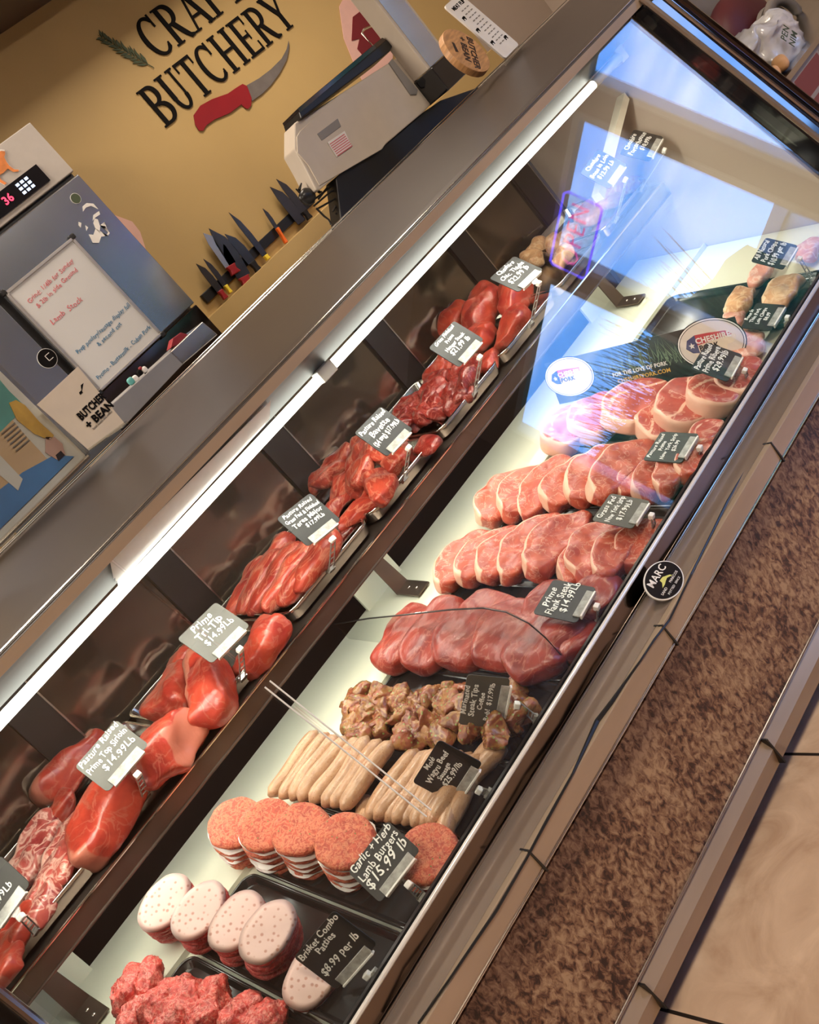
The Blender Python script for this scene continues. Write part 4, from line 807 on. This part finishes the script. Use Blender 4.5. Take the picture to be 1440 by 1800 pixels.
def word(s_, x, z, hgt, adv, label):
    t_ = root('wall_lettering', (x, 3.597, z), label, 'lettering'); cx = 0
    for ch in s_:
        w_, quads = GL[ch]; g = G(); k = hgt
        for i_, q in enumerate(quads): 
            dz = -.002-.00002*i_
            g.prism([(cx+v_.x*k*adv, dz, v_.y*k) for v_ in q], (0, .0045-dz*0, 0))
        g.obj('letter', 'ink_black', t_); cx += (w_+.03)*k*adv
    return cx
# BUTCHERY baseline z 1.944, x 2.464..3.251 ; letters .135 high
TOT = sum(GL[c][0]+.03 for c in 'BUTCHERY')
HB = .150; word('BUTCHERY', 2.455, 1.930, HB, .80/(TOT*HB), 'black serif wall lettering reading BUTCHERY')
word('CRAFT', 2.625, 2.118, .150, .80/(TOT*HB)*1.06, 'black serif wall lettering reading CRAFT above the word BUTCHERY')
# rosemary sprig
t_ = root('rosemary_decal', (2.50, 3.597, 2.22), 'dark green painted rosemary sprig left of the word CRAFT', 'wall decal')
s0, s1 = atY(270, 119, 3.597), atY(172, 62, 3.597)
g = G(); g.prism([tuple(p-Vector((2.50, 3.597, 2.22))) for p in (s0+Vector((0, 0, .003)), s0-Vector((0, 0, .003)), s1)], (0, -.002, 0)); g.obj('stalk', 'leaf_ink', t_)
g = G(); q = random.Random(3)
for i in range(15):
    f_ = .10+.88*i/15; b0 = s0.lerp(s1, f_)-Vector((2.50, 3.597, 2.22)); dr = (s1-s0).normalized()
    for sd in (-1, 1):
        a = sd*R(q.uniform(28, 50)); l_ = (.048-.024*f_)*q.uniform(.8, 1.15); d_ = Vector((dr.x*math.cos(a)-dr.z*math.sin(a), 0, dr.x*math.sin(a)+dr.z*math.cos(a))); n_ = Vector((-d_.z, 0, d_.x))*.0048
        g.prism([b0, b0+d_*l_*.5+n_, b0+d_*l_, b0+d_*l_*.5-n_], (0, -.0015-.0001*i, 0))
g.obj('leaves', 'leaf_ink', t_)
# boning knife decal
def wpoly(pxs, name, mt, parent, org, Y=3.597, th=.003): return G().prism([tuple(atY(x, y, Y)-Vector(org)) for x, y in pxs], (0, -th, 0)).obj(name, mt, parent)
org = (2.6, 3.597, 1.85); t_ = root('knife_decal', org, 'painted boning knife with red handle below the word BUTCHERY', 'wall decal')
wpoly([(340, 203), (352, 186), (372, 175), (400, 165), (416, 154), (426, 148), (434, 152), (442, 173), (441, 186), (436, 192), (430, 190), (424, 184), (404, 199), (376, 211), (362, 221), (357, 230), (350, 230), (343, 220)], 'handle', 'dark_red_decal' if 'dark_red_decal' in MT else 'red', t_, org)
wpoly([(434, 150), (455, 138), (476, 122), (495, 103), (504, 86), (507, 72), (508, 84), (504, 105), (492, 128), (476, 150), (460, 166), (443, 178)], 'blade', 'knife_grey', t_, org, th=.0025)
# pig / steak decals
org = (3.35, 3.597, 1.75); t_ = root('steak_decal', org, 'cream and dark red painted steak decal behind the scale', 'wall decal')
wpoly([(596, 12), (608, -12), (660, -20), (690, 40), (690, 110), (640, 150), (622, 112), (604, 68)], 'rind', 'pink', t_, org)
wpoly([(620, 30), (636, 18), (665, 30), (690, 80), (655, 98), (636, 96), (628, 86), (632, 68), (618, 72)], 'lean', 'dark_red', t_, org, Y=3.594)
org = (2.0, 3.597, 1.6); t_ = root('steak_decal', org, 'pale pink painted shape half hidden behind the fridge edge', 'wall decal')
wpoly([(185, 372), (205, 380), (232, 390), (246, 408), (259, 448), (250, 470), (180, 400)], 'rind', 'pink', t_, org)

# magnetic knife rack and knives
ra, rb = atY(362, 524, 3.575), atY(568, 366, 3.575)
rk = G().box(ra.x, rb.x, 3.585, 3.6, ra.z-.018, ra.z+.018).obj('knife_rack', 'black', None, .002); tag(rk, 'black magnetic strip on the mustard wall holding the knives', 'knife rack')
def knife(tip, butt, w_, hl, mt, hm, label, blm='blade'):
    w_ *= 1.35; Yk = 3.575; a, b_ = atY(*tip, Yk), atY(*butt, Yk); t_ = root('knife', b_, label, 'knife', 'knives on the rack')
    d_ = (a-b_); L_ = d_.length; d_.normalize(); n_ = Vector((d_.z, 0, -d_.x)); f = lambda u, v_: tuple(d_*u*L_+n_*v_)
    G().prism([f(0, -w_*.3), f(0, w_*.6), f(.45, w_*.62), f(.75, w_*.40), f(1, -w_*.25), f(.7, -w_*.38)], (0, -.0025, 0)).obj('blade', blm, t_)
    g = G(); g.prism([f(0, -w_*.35), f(0, w_*.38), f(-hl*.5, w_*.30), f(-hl, w_*.45), f(-hl, -w_*.3), f(-hl*.5, -w_*.22)], (0, -.016, 0)); g.obj('handle', hm, t_, .003)
knife((347, 462), (384, 512), .022, .30, 0, 'red', 'short knife with a red handle, leftmost on the rack')
knife((359, 454), (394, 503), .016, .28, 0, 'yellow', 'slim knife with yellow handle beside the leftmost knife')
knife((362, 407), (402, 468), .042, .25, 0, 'red', 'pale broad-bladed butcher knife on the left half of the rack', 'blade_light')
knife((373, 399), (425, 488), .048, .14, 0, 'red', 'long dark chef knife with a red handle stub')
knife((398, 409), (440, 462), .030, .35, 0, 'black', 'pointed dark knife with a black handle, middle of the rack')
knife((404, 372), (464, 450), .020, .10, 0, 'yellow', 'long slim slicing knife with a yellow handle')
knife((463, 366), (485, 402), .013, .75, 0, 'orange', 'small paring knife with bright orange handle')
knife((478, 326), (528, 392), .036, .02, 0, 'black', 'broad grey cleaver-like blade right of the orange knife')
knife((488, 313), (532, 372), .026, .25, 0, 'black', 'black-bladed knife rightmost on the rack')

# ------------------------------------------------------------------ black wire stand by the scale
org = atY(560, 360, 2.75); t_ = root('wire_bull', org, 'black openwork bull figure standing at the left foot of the scale', 'figurine')
def L2(px, py, Y=2.75): return tuple(atY(px, py, Y)-org)
g = G()
for a, b_, r_ in (((530, 322), (526, 334), .003), ((520, 332), (530, 340), .003), ((556, 330), (561, 338), .003), ((566, 337), (561, 338), .003)): g.tube([L2(*a), L2(*b_)], [.002, .005], 6)
g.obj('horns', 'black', t_)
link('head', blob('head', .055, .03, .05, 3, lump=.006, freq=30, nu=20, nv=12), 'black', t_, Vector(L2(539, 345)))
g = G()
for P in (((548, 352), (556, 348), (590, 322)), ((552, 362), (580, 338), (600, 328)), ((560, 366), (585, 352), (606, 336)), ((556, 366), (570, 380), (578, 386), (582, 395)), ((585, 372), (590, 362), (600, 360), (598, 372), (590, 376)), ((548, 340), (545, 362)), ((560, 350), (575, 330))):
    g.tube([L2(*q) for q in P], .0032, 6)
g.obj('body', 'black', t_)

# ------------------------------------------------------------------ label scale with display tower
Ys = 2.72
org = atY(620, 230, Ys); t_ = root('label_scale', org, 'beige label-printing scale with black base and tall display post', 'scale')
def sp(pxs, name, mt, Y=Ys, dep=.2, bevel=.004, parent=None): return G().prism([tuple(atY(x, y, Y)-org) for x, y in pxs], (0, dep, 0)).obj(name, mt, parent or t_, bevel)
sp([(518, 216), (700, 100), (735, 140), (762, 178), (746, 196), (715, 222), (680, 252), (642, 268), (563, 333), (556, 334), (535, 292), (518, 262)], 'body', 'scale_body', dep=.07)
sp([(522, 240), (528, 230), (598, 165), (614, 162), (680, 250), (672, 262), (562, 326), (542, 290), (523, 268)], 'side_cover', 'scale_body', Ys-.004, .006, .0015)
sp([(558, 235), (594, 208), (600, 222), (566, 247)], 'handle_recess', 'grey_plastic', Ys-.006, .004, .001)
sp([(576, 250), (606, 230), (618, 256), (592, 276)], 'warning_label', 'card', Ys-.007, .002, 0)
lb = G()
for i in range(7):
    f_ = (i+.6)/7.5; a = (577+17*f_, 251+25*f_); lb.prism([tuple(atY(x, y, Ys-.0078)-org) for x, y in ((a[0]+1, a[1]), (a[0]+27, a[1]-18), (a[0]+28, a[1]-16.5), (a[0]+2, a[1]+1.5))], (0, .0005, 0))
lb.obj('label_print', 'ink_red', t_)
sp([(684, 110), (690, 103), (735, 158), (733, 166), (722, 166)], 'window', 'grey_metal', Ys-.005, .006, .001)
sp([(526, 196), (680, 70), (692, 78), (686, 90), (530, 208)], 'platter', 'black', Ys-.02, .10, .003)
sp([(524, 190), (672, 66), (680, 70), (528, 198)], 'platter_top', 'chrome_dark', Ys-.02, .10, .001)
g = G(); g.tube([tuple(atY(x, y, Ys+.05)-org) for x, y in ((662, 88), (636, 58), (640, 52), (662, 42))], .004, 8); g.obj('wire_handle', 'chrome', t_)
sp([(590, 312), (642, 268), (680, 252), (746, 196), (775, 176), (850, 150), (760, 290), (640, 400), (600, 392)], 'base', 'black', Ys+.01, .06, .003)
# post: light grey left face, blue-lit right face
pa, pb, pc_, pd = atY(636, 8, Ys-.06), atY(735, 143, Ys-.06), atY(655, 0, Ys-.10), atY(745, 132, Ys-.10)
xl, xr = atY(735, 140, Ys-.02).x, atY(776, 98, Ys-.02).x
zb = atY(745, 130, Ys-.06).z
G().box(xl-org.x, xl+.11-org.x, -.08, .0, zb-org.z, .75).obj('display_post', 'scale_body', t_, .003)
G().box(xl+.012-org.x, xl+.098-org.x, -.0815, -.079, zb+.002-org.z, .75).obj('post_front', 'steel', t_)
G().box(xl-.004-org.x, xl+.112-org.x, -.10, .01, zb-.085-org.z, zb-.001-org.z).obj('display_head', 'black_gloss', t_, .003)

# wooden round sign and printed meat card on the case top
Yc = 2.40
def onplane(name, px, py, Y, lean, yawz, label, cat, roll=0):
    p = atY(px, py, Y); t_ = root(name, p, label, cat); t_.rotation_euler = Euler((R(90-lean), R(roll), R(yawz)), 'XYZ'); return t_
t_ = onplane('wooden_sign', 817, 93, 2.36, 12, 18, 'round wooden coaster-like sign with burnt lettering beside the scale', 'sign')
disc(.084, .080, -.012, .010).obj('disc', 'wood_round', t_, .002)
me = textmesh([('BUTCHER', 1), ('+ BEAN', 1)], .030, 1.0, 0, .03); link('burnt_lettering', me, 'burn', t_, (.006, -.006, .0105), (0, 0, R(-145)))
G().prism([(-.054, .018, .010), (-.026, .044, .010), (-.020, .038, .010), (-.044, .012, .010)], (0, 0, .001)).obj('burnt_sprig', 'burn', t_)
t_ = onplane('meat_card', 848, 45, 2.395, 14, 14, 'white rounded card of meat cooking temperatures behind the wooden sign', 'card'); t_.scale = (1.35, 1.35, 1.35)
P = []
for sx_, sy_, a0 in ((1, 1, 0), (-1, 1, 90), (-1, -1, 180), (1, -1, 270)):
    for j in range(5): an = R(a0+22.5*j); P.append((sx_*.036+.008*math.cos(an), sy_*.076+.008*math.sin(an), 0))
G().prism(P, (0, 0, -.004)).obj('card', 'card', t_)
link('heading', textmesh(['MEAT FLIP'], .013, bold=.02), 'ink_black', t_, (0, .066, .0004))
g = G()
for r_ in range(11):
    for c_ in range(3): g.box(-.012+c_*.015, -.002+c_*.015, .050-r_*.0105, .0525-r_*.0105, .0002, .0006)
g.obj('printed_rows', 'grey_plastic', t_)
for k, (x, y) in enumerate(((-.028, .038), (-.028, .000), (-.028, -.04), (.028, -.052))):
    G().prism([(x+a*.7, y+b_*.7, .0002) for a, b_ in ((-.010, .004), (.006, .006), (.011, .002), (.008, -.002), (.006, -.009), (.003, -.009), (.002, -.003), (-.006, -.003), (-.007, -.009), (-.010, -.009))], (0, 0, .0005)).obj('animal_print', 'ink_black', t_)
G().box(-.046, .046, -.094, -.086, -.012, .008).obj('stand', 'acrylic', t_)

# ------------------------------------------------------------------ fridge
FX0, FX1 = .95, 1.886
fr = root('refrigerator', (1.42, 3.4, 0), 'tall steel upright refrigerator with light grey header at left', 'refrigerator')
def fb(x0, x1, y0, y1, z0, z1, n_, mt, par=None, bv=.003): 
    return G().box(x0-1.42, x1-1.42, y0-3.4, y1-3.4, z0, z1).obj(n_, mt, par or fr, bv)
fb(FX0, FX1-.004, 3.315, 3.50, .1, 2.14, 'body', 'grey_metal'); fb(FX0, FX1, 3.29, 3.49, 1.966, 2.150, 'header', 'fridge_head')
fb(FX0, FX1-.002, 3.31, 3.33, 1.945, 1.966, 'gap', 'black', None, 0)
dr = fb(1.43, FX1, 3.285, 3.312, 1.435, 1.950, 'door', 'fridge_door'); fb(1.44, FX1-.002, 3.288, 3.31, 1.945, 1.951, 'door_edge', 'chrome', None, 0)
fb(FX0, 1.40, 3.285, 3.312, 1.30, 1.945, 'door', 'fridge_door'); fb(1.40, 1.43, 3.30, 3.315, 1.2, 1.945, 'door_gap', 'black', None, 0)
fb(1.43, FX1, 3.285, 3.312, .6, 1.428, 'lower_door', 'chrome_dark')
for z in (.12,): 
    for x in (FX0+.05, FX1-.07): fb(x, x+.04, 3.33, 3.37, 0, .1, 'foot', 'black')
pn = fb(1.52, 1.800, 3.284, 3.292, 1.985, 2.045, 'control_panel', 'black_gloss', None, 0)
link('readout', textmesh([' 36'], .035, bold=.02), 'led_red', fr, (1.645-1.42, 3.283-3.4, 2.014), (R(90), 0, 0))
g = G()
for r_ in range(3):
    for c_ in range(3): g.box(1.70+c_*.018-1.42, 1.712+c_*.018-1.42, 3.2825-3.4, 3.284-3.4, 1.997+r_*.014, 2.006+r_*.014)
g.obj('key_lights', 'led_white', fr)
# cow sticker
cw = [(-.09, .01), (-.07, .028), (-.03, .030), (.015, .032), (.030, .046), (.036, .052), (.050, .050), (.058, .043), (.052, .036), (.044, .032), (.038, .018), (.036, .004), (.040, -.012), (.050, -.020), (.046, -.024), (.032, -.016), (.026, .000), (.004, -.002), (-.010, .000), (-.016, -.012), (-.010, -.030), (-.018, -.030), (-.026, -.010), (-.06, -.004), (-.09, -.02)]
org = Vector((1.695, 3.2885, 2.082)); t_ = root('cow_sticker', org, 'orange cow sticker with white outline on the refrigerator header', 'sticker')
G().prism([(x*1.06, 0, z*1.08+.001) for x, z in cw], (0, -.001, 0)).obj('outline', 'card', t_); G().prism([(x, -.0012, z) for x, z in cw], (0, -.001, 0)).obj('cow', 'cow_orange', t_)
# portrait sticker and round sticker
org = Vector((1.83, 3.284, 1.835)); t_ = root('portrait_sticker', org, 'white cut-out sticker of a bearded face with cap on the refrigerator door', 'sticker')
def st_(pxs, par, mt='card', name='shape'): G().prism([tuple(atY(x, y, 3.284)-org) for x, y in pxs], (0, -.001, 0)).obj(name, mt, par)
st_([(145, 363), (152, 357), (164, 358), (173, 368), (160, 362), (151, 365), (146, 372)], t_, name='hair'); st_([(164, 378), (174, 371), (176, 377), (167, 383), (163, 388)], t_, name='brow')
st_([(166, 384), (172, 386), (176, 398), (175, 410), (180, 416), (188, 412), (190, 408), (186, 398), (180, 394), (184, 390), (176, 396), (185, 398), (193, 410), (190, 414), (178, 416), (174, 427), (163, 427), (156, 412), (164, 413), (168, 402), (164, 392)], t_, name='face')
st_([(138, 390), (143, 392), (142, 400), (138, 396)], t_, name='ear'); st_([(150, 396), (155, 400), (152, 406)], t_, name='ear')
org = atY(133, 349, 3.284); t_ = root('round_sticker', org, 'small round dark green sticker on the refrigerator door', 'sticker', rot=(R(90), 0, 0))
disc(.017, .017, 0, .001).obj('edge', 'card', t_); disc(.0155, .0155, .001, .0015).obj('face', 'leaf_ink', t_)
org = atY(83, 630, 3.284); t_ = root('round_sticker', org, 'round black sticker with white ring beside the whiteboard', 'sticker', rot=(R(90), 0, 0))
disc(.030, .030, 0, .001).obj('edge', 'card', t_); disc(.0285, .0285, .001, .0015).obj('face', 'ink_black', t_)
g = G(); g.box(-.002, .016, -.010, -.008, .0015, .002); g.box(-.002, 0, -.010, .010, .0015, .002); g.box(-.002, .016, .008, .010, .0015, .002); g.obj('mark', 'card', t_)
# whiteboard
wx0, wx1, wz0, wz1 = 1.428, 1.718, 1.430, 1.820
wb = root('whiteboard', ((wx0+wx1)/2, 3.276, (wz0+wz1)/2), 'small framed whiteboard with red and blue handwriting on the refrigerator', 'whiteboard')
a, b_ = (wx1-wx0)/2, (wz1-wz0)/2
G().box(-a+.006, a-.006, -.002, .006, -b_+.006, b_-.006).obj('panel', 'whiteboard', wb)
g = G(); g.box(-a, a, -.006, .006, b_-.010, b_); g.box(-a, a, -.006, .006, -b_, -b_+.010); g.box(-a, -a+.010, -.006, .006, -b_+.01, b_-.01); g.box(a-.010, a, -.006, .006, -b_+.01, b_-.01); g.obj('frame', 'aluminium', wb, .002)
for sx_ in (-1, 1):
    for sz_ in (-1, 1): G().box(sx_*a-.009, sx_*a+.009, -.008, .007, sz_*b_-.009, sz_*b_+.009).obj('corner', 'black', wb, .004)
link('red_note', textmesh(['Grind: 1/4lb for Sunday', '& 2lb in side Ground'], .020, 1.3, .15, 0, .22, .06, seed=2), 'ink_red', wb, (-.01, -.0025, .125), (R(90), 0, 0))
link('red_note', textmesh(['Lamb  Stock'], .024, 1.3, .15, 0, .16, .06, seed=4), 'ink_red', wb, (-.04, -.0025, .045), (R(90), 0, 0))
link('blue_note', textmesh(['Prep poultry/sausage display full', '& second cut'], .019, 1.3, .15, .005, .24, .05, seed=5), 'ink_blue', wb, (.01, -.0025, -.075), (R(90), 0, 0))
link('blue_note', textmesh(['Promo - Buttermilk - Cuban Pork'], .019, 1.3, .15, .005, .25, .05, seed=6), 'ink_blue', wb, (.005, -.0025, -.155), (R(90), 0, 0))

o = G().box(-.9, 4.0, 2.50, 2.84, .0, 1.333).obj('service_counter', 'grey_metal', None, .003); tag(o, 'grey counter behind the case carrying the scale and the grey machine', 'counter')
# grey box appliance on the back counter behind the case and small things on it
org = atY(290, 640, 2.62); t_ = root('wrapping_machine', org, 'grey steel box machine behind the case, below the whiteboard', 'machine')
def mq(pxs, name, mt, Y, dep, bevel=.002): return G().prism([tuple(atY(x, y, Y)-org) for x, y in pxs], (0, dep, 0)).obj(name, mt, t_, bevel)
mq([(195, 712), (300, 618), (322, 640), (216, 752)], 'body', 'grey_metal', 2.62, .12); mq([(300, 618), (356, 565), (383, 588), (322, 640)], 'blue_lit_panel', 'steel', 2.62, .12)
mq([(300, 612), (304, 594), (318, 584), (332, 588), (330, 596)], 'red_knob', 'red', 2.66, .03)
org = atY(240, 660, 2.64); t_ = root('figurine', org, 'tiny white, black and teal toy group standing on the grey machine', 'figurine')
for (px, py, s_, mt) in ((238, 666, .012, 'card'), (246, 655, .010, 'ink_black'), (254, 650, .011, 'card'), (230, 670, .013, 'teal'), (247, 648, .007, 'red'), (257, 656, .006, 'ink_black')):
    link('toy_piece', blob('toy_piece', s_*1.4, s_, s_*1.5, int(px), .7, .8, nu=16, nv=10), mt, t_, atY(px, py, 2.64)-org)

# ------------------------------------------------------------------ signs standing on the rear of the case top, left
Yp = 2.40
org = atY(75, 790, Yp); t_ = root('acrylic_sign', org, 'colourful food poster in a clear acrylic stand at the left edge', 'sign')
def pq(pxs, name, mt, Y=Yp, dep=.002, par=None): return G().prism([tuple(atY(x, y, Y)-org) for x, y in pxs], (0, dep, 0)).obj(name, mt, par or t_)
pq([(-60, 600), (0, 652), (150, 800), (0, 950), (-120, 1060)], 'sheet', 'card', Yp+.004, .003)
pq([(-60, 610), (0, 668), (15, 686), (-60, 760)], 'teal_print', 'teal', Yp+.002)
pq([(15, 686), (45, 715), (-40, 800), (-60, 760)], 'teal_print', 'teal', Yp+.002)
pq([(-40, 800), (22, 738), (40, 760), (100, 825), (0, 915), (-60, 860)], 'tan_print', 'poster_tan', Yp+.0015)
pq([(16, 708), (28, 703), (44, 712), (70, 742), (95, 765), (90, 775), (60, 762), (30, 738)], 'bread_print', 'poster_gold', Yp)
pq([(80, 768), (96, 768), (110, 780), (115, 800), (100, 808), (80, 795)], 'dish_print', 'pink', Yp); pq([(98, 800), (107, 792), (114, 800), (103, 810)], 'dish_print', 'ink_black', Yp-.001)
pq([(-60, 880), (0, 860), (40, 830), (95, 800), (130, 802), (0, 930), (-100, 1010)], 'blue_print', 'poster_blue', Yp+.001)
pq([(0, 800), (40, 842), (32, 862), (0, 835)], 'white_print', 'card', Yp-.001)
g = G()
for i in range(6): g.prism([tuple(atY(x+i*5, y+i*6, Yp-.0015)-org) for x, y in ((2, 762), (26, 742), (27, 744), (3, 764))], (0, .0006, 0))
g.obj('print_lines', 'grey_plastic', t_)
pq([(-80, 590), (0, 640), (160, 800), (0, 960), (-140, 1080)], 'acrylic_front', 'acrylic', Yp-.008, .003)
g = G(); g.tube([tuple(atY(x, y, Yp)-org) for x, y in ((-60, 1010), (0, 955), (155, 802))], .006, 8); g.obj('acrylic_foot', 'chrome', t_)
org = atY(142, 715, 2.37); t_ = root('card_sign', org, 'cream card reading BUTCHER + BEAN standing on the case top', 'card')
pq([(65, 711), (137, 644), (220, 745), (157, 792)], 'card', 'card_warm', 2.37, .002)
a_ = atY(65, 711, 2.37); b2 = atY(137, 644, 2.37)
Mx = atY(168, 722, 2.368)-org
link('lettering', textmesh([('BUTCHER', 1), ('+ BEAN', 1)], .024, 1.0, 0, .04, .078), 'ink_black', t_, Mx, (R(90), 0, 0))
link('small_lettering', textmesh(['local meats and coffee'], .007, 1, 0, 0, .06), 'grey_plastic', t_, atY(180, 738, 2.368)-org, (R(90), 0, 0))
pq([(142, 677), (147, 673), (144, 690)], 'sprig', 'ink_black', 2.369, .0006); pq([(139, 690), (143, 686), (146, 690), (141, 694)], 'sprig', 'ink_black', 2.369, .0006)
g = G(); g.tube([tuple(atY(x, y, 2.365)-org) for x, y in ((150, 796), (224, 742))], .004, 8); g.obj('foot_strip', 'acrylic', t_)

# sheets of paper tucked under the canopy
org = Vector((1.0, 1.90, 1.245)); t_ = root('paper_sheets', org, 'fanned white butcher paper sheets behind the glass under the canopy', 'paper')
def lp(px, py): 
    d = ray(px, py); 
    # housing slope plane through (1.885,1.262) with normal up the slope
    n_ = Vector((0, -1.0, -.80)).normalized(); q = Vector((0, 1.8875, 1.258)); tt = (q-CAM).dot(n_)/d.dot(n_); return CAM+d*tt
for k, (dx, dy) in enumerate(((0, 0), (5, 5), (10, 12))):
    pl = [lp(193+dx, 985+dy), lp(476-dx, 704+dy*.6), lp(474-dx*.5, 735+dy), lp(200+dx, 1018+dy)]
    G().prism([tuple(p-org+Vector((0, .0012*k, .001*k))) for p in pl], (0, .0006, 0)).obj('sheet', 'paper', t_)

# ------------------------------------------------------------------ brick ledge beyond the case end, with bag and bin
pw = struct(G().box(3.07, 4.5, 2.005, 2.45, 0, .775).obj('wall_brick', 'brick'))
st = struct(G().box(3.06, 4.5, 1.995, 2.46, .775, .792).obj('trim_3', 'steel'))
G().box(2.98, 3.07, 1.99, 2.12, .60, .80).obj('trim_4', 'black_gloss'); struct(bpy.data.objects['trim_4'])
def bw(px, py, Y=2.12): return atY(px, py, Y)
org = bw(1345, 95); t_ = root('plastic_bag', org, 'crumpled clear white printed bag lying on the brick ledge', 'bag')
bgm = blob('bag', .30, .16, .17, 5, .7, .8, .035, 14, lobes=.15, nu=60, nv=36, fine=.010); link('bag', bgm, 'bag', t_, (0, 0, .01), (0, R(15), 0))
link('print', textmesh([('PEN', 1), ('NIM', 1)], .032, 1.0, 0, .01, .12), 'leaf_ink', t_, (-.01, -.105, .01), (R(80), R(-20), 0))
for i, (px, py) in enumerate(((1357, 132), (1372, 112))):
    put('bread_roll', blob('bread_roll', .055, .05, .045, 9+i, .8, .8, .004, 20), 'bread', bw(px, py, 2.03), (0, 0, .4*i), ['brown bread roll poking from the bag, nearer the case', 'brown bread roll poking from the bag, further right'][i], 'bread', 'bread rolls by the bag')
org = bw(1375, 60, 2.30); t_ = root('waste_bin', org, 'dark red round bin with grey rim behind the bag', 'bin')
cc = org; rr_ = .105
g = G(); g.tube([(rr_*math.cos(a), -.03, rr_*math.sin(a)) for a in [2*math.pi*i/36 for i in range(36)]], .018, 10, True); g.obj('rim', 'ring_grey', t_, smooth=True)
g = G(); g.prism([((rr_+.004)*math.cos(2*math.pi*i/36), 0, (rr_+.004)*math.sin(2*math.pi*i/36)) for i in range(36)], (0, .02, 0)); g.obj('face', 'grey_plastic', t_)
link('hood', blob('hood', .34, .16, .32, 2, .9, .9, nu=32, nv=18), 'maroon', t_, (.01, .12, .055)); link('ear_knob', blob('ear_knob', .05, .04, .07, 3, nu=16, nv=10), 'ring_grey', t_, (-.125, 0, .0))
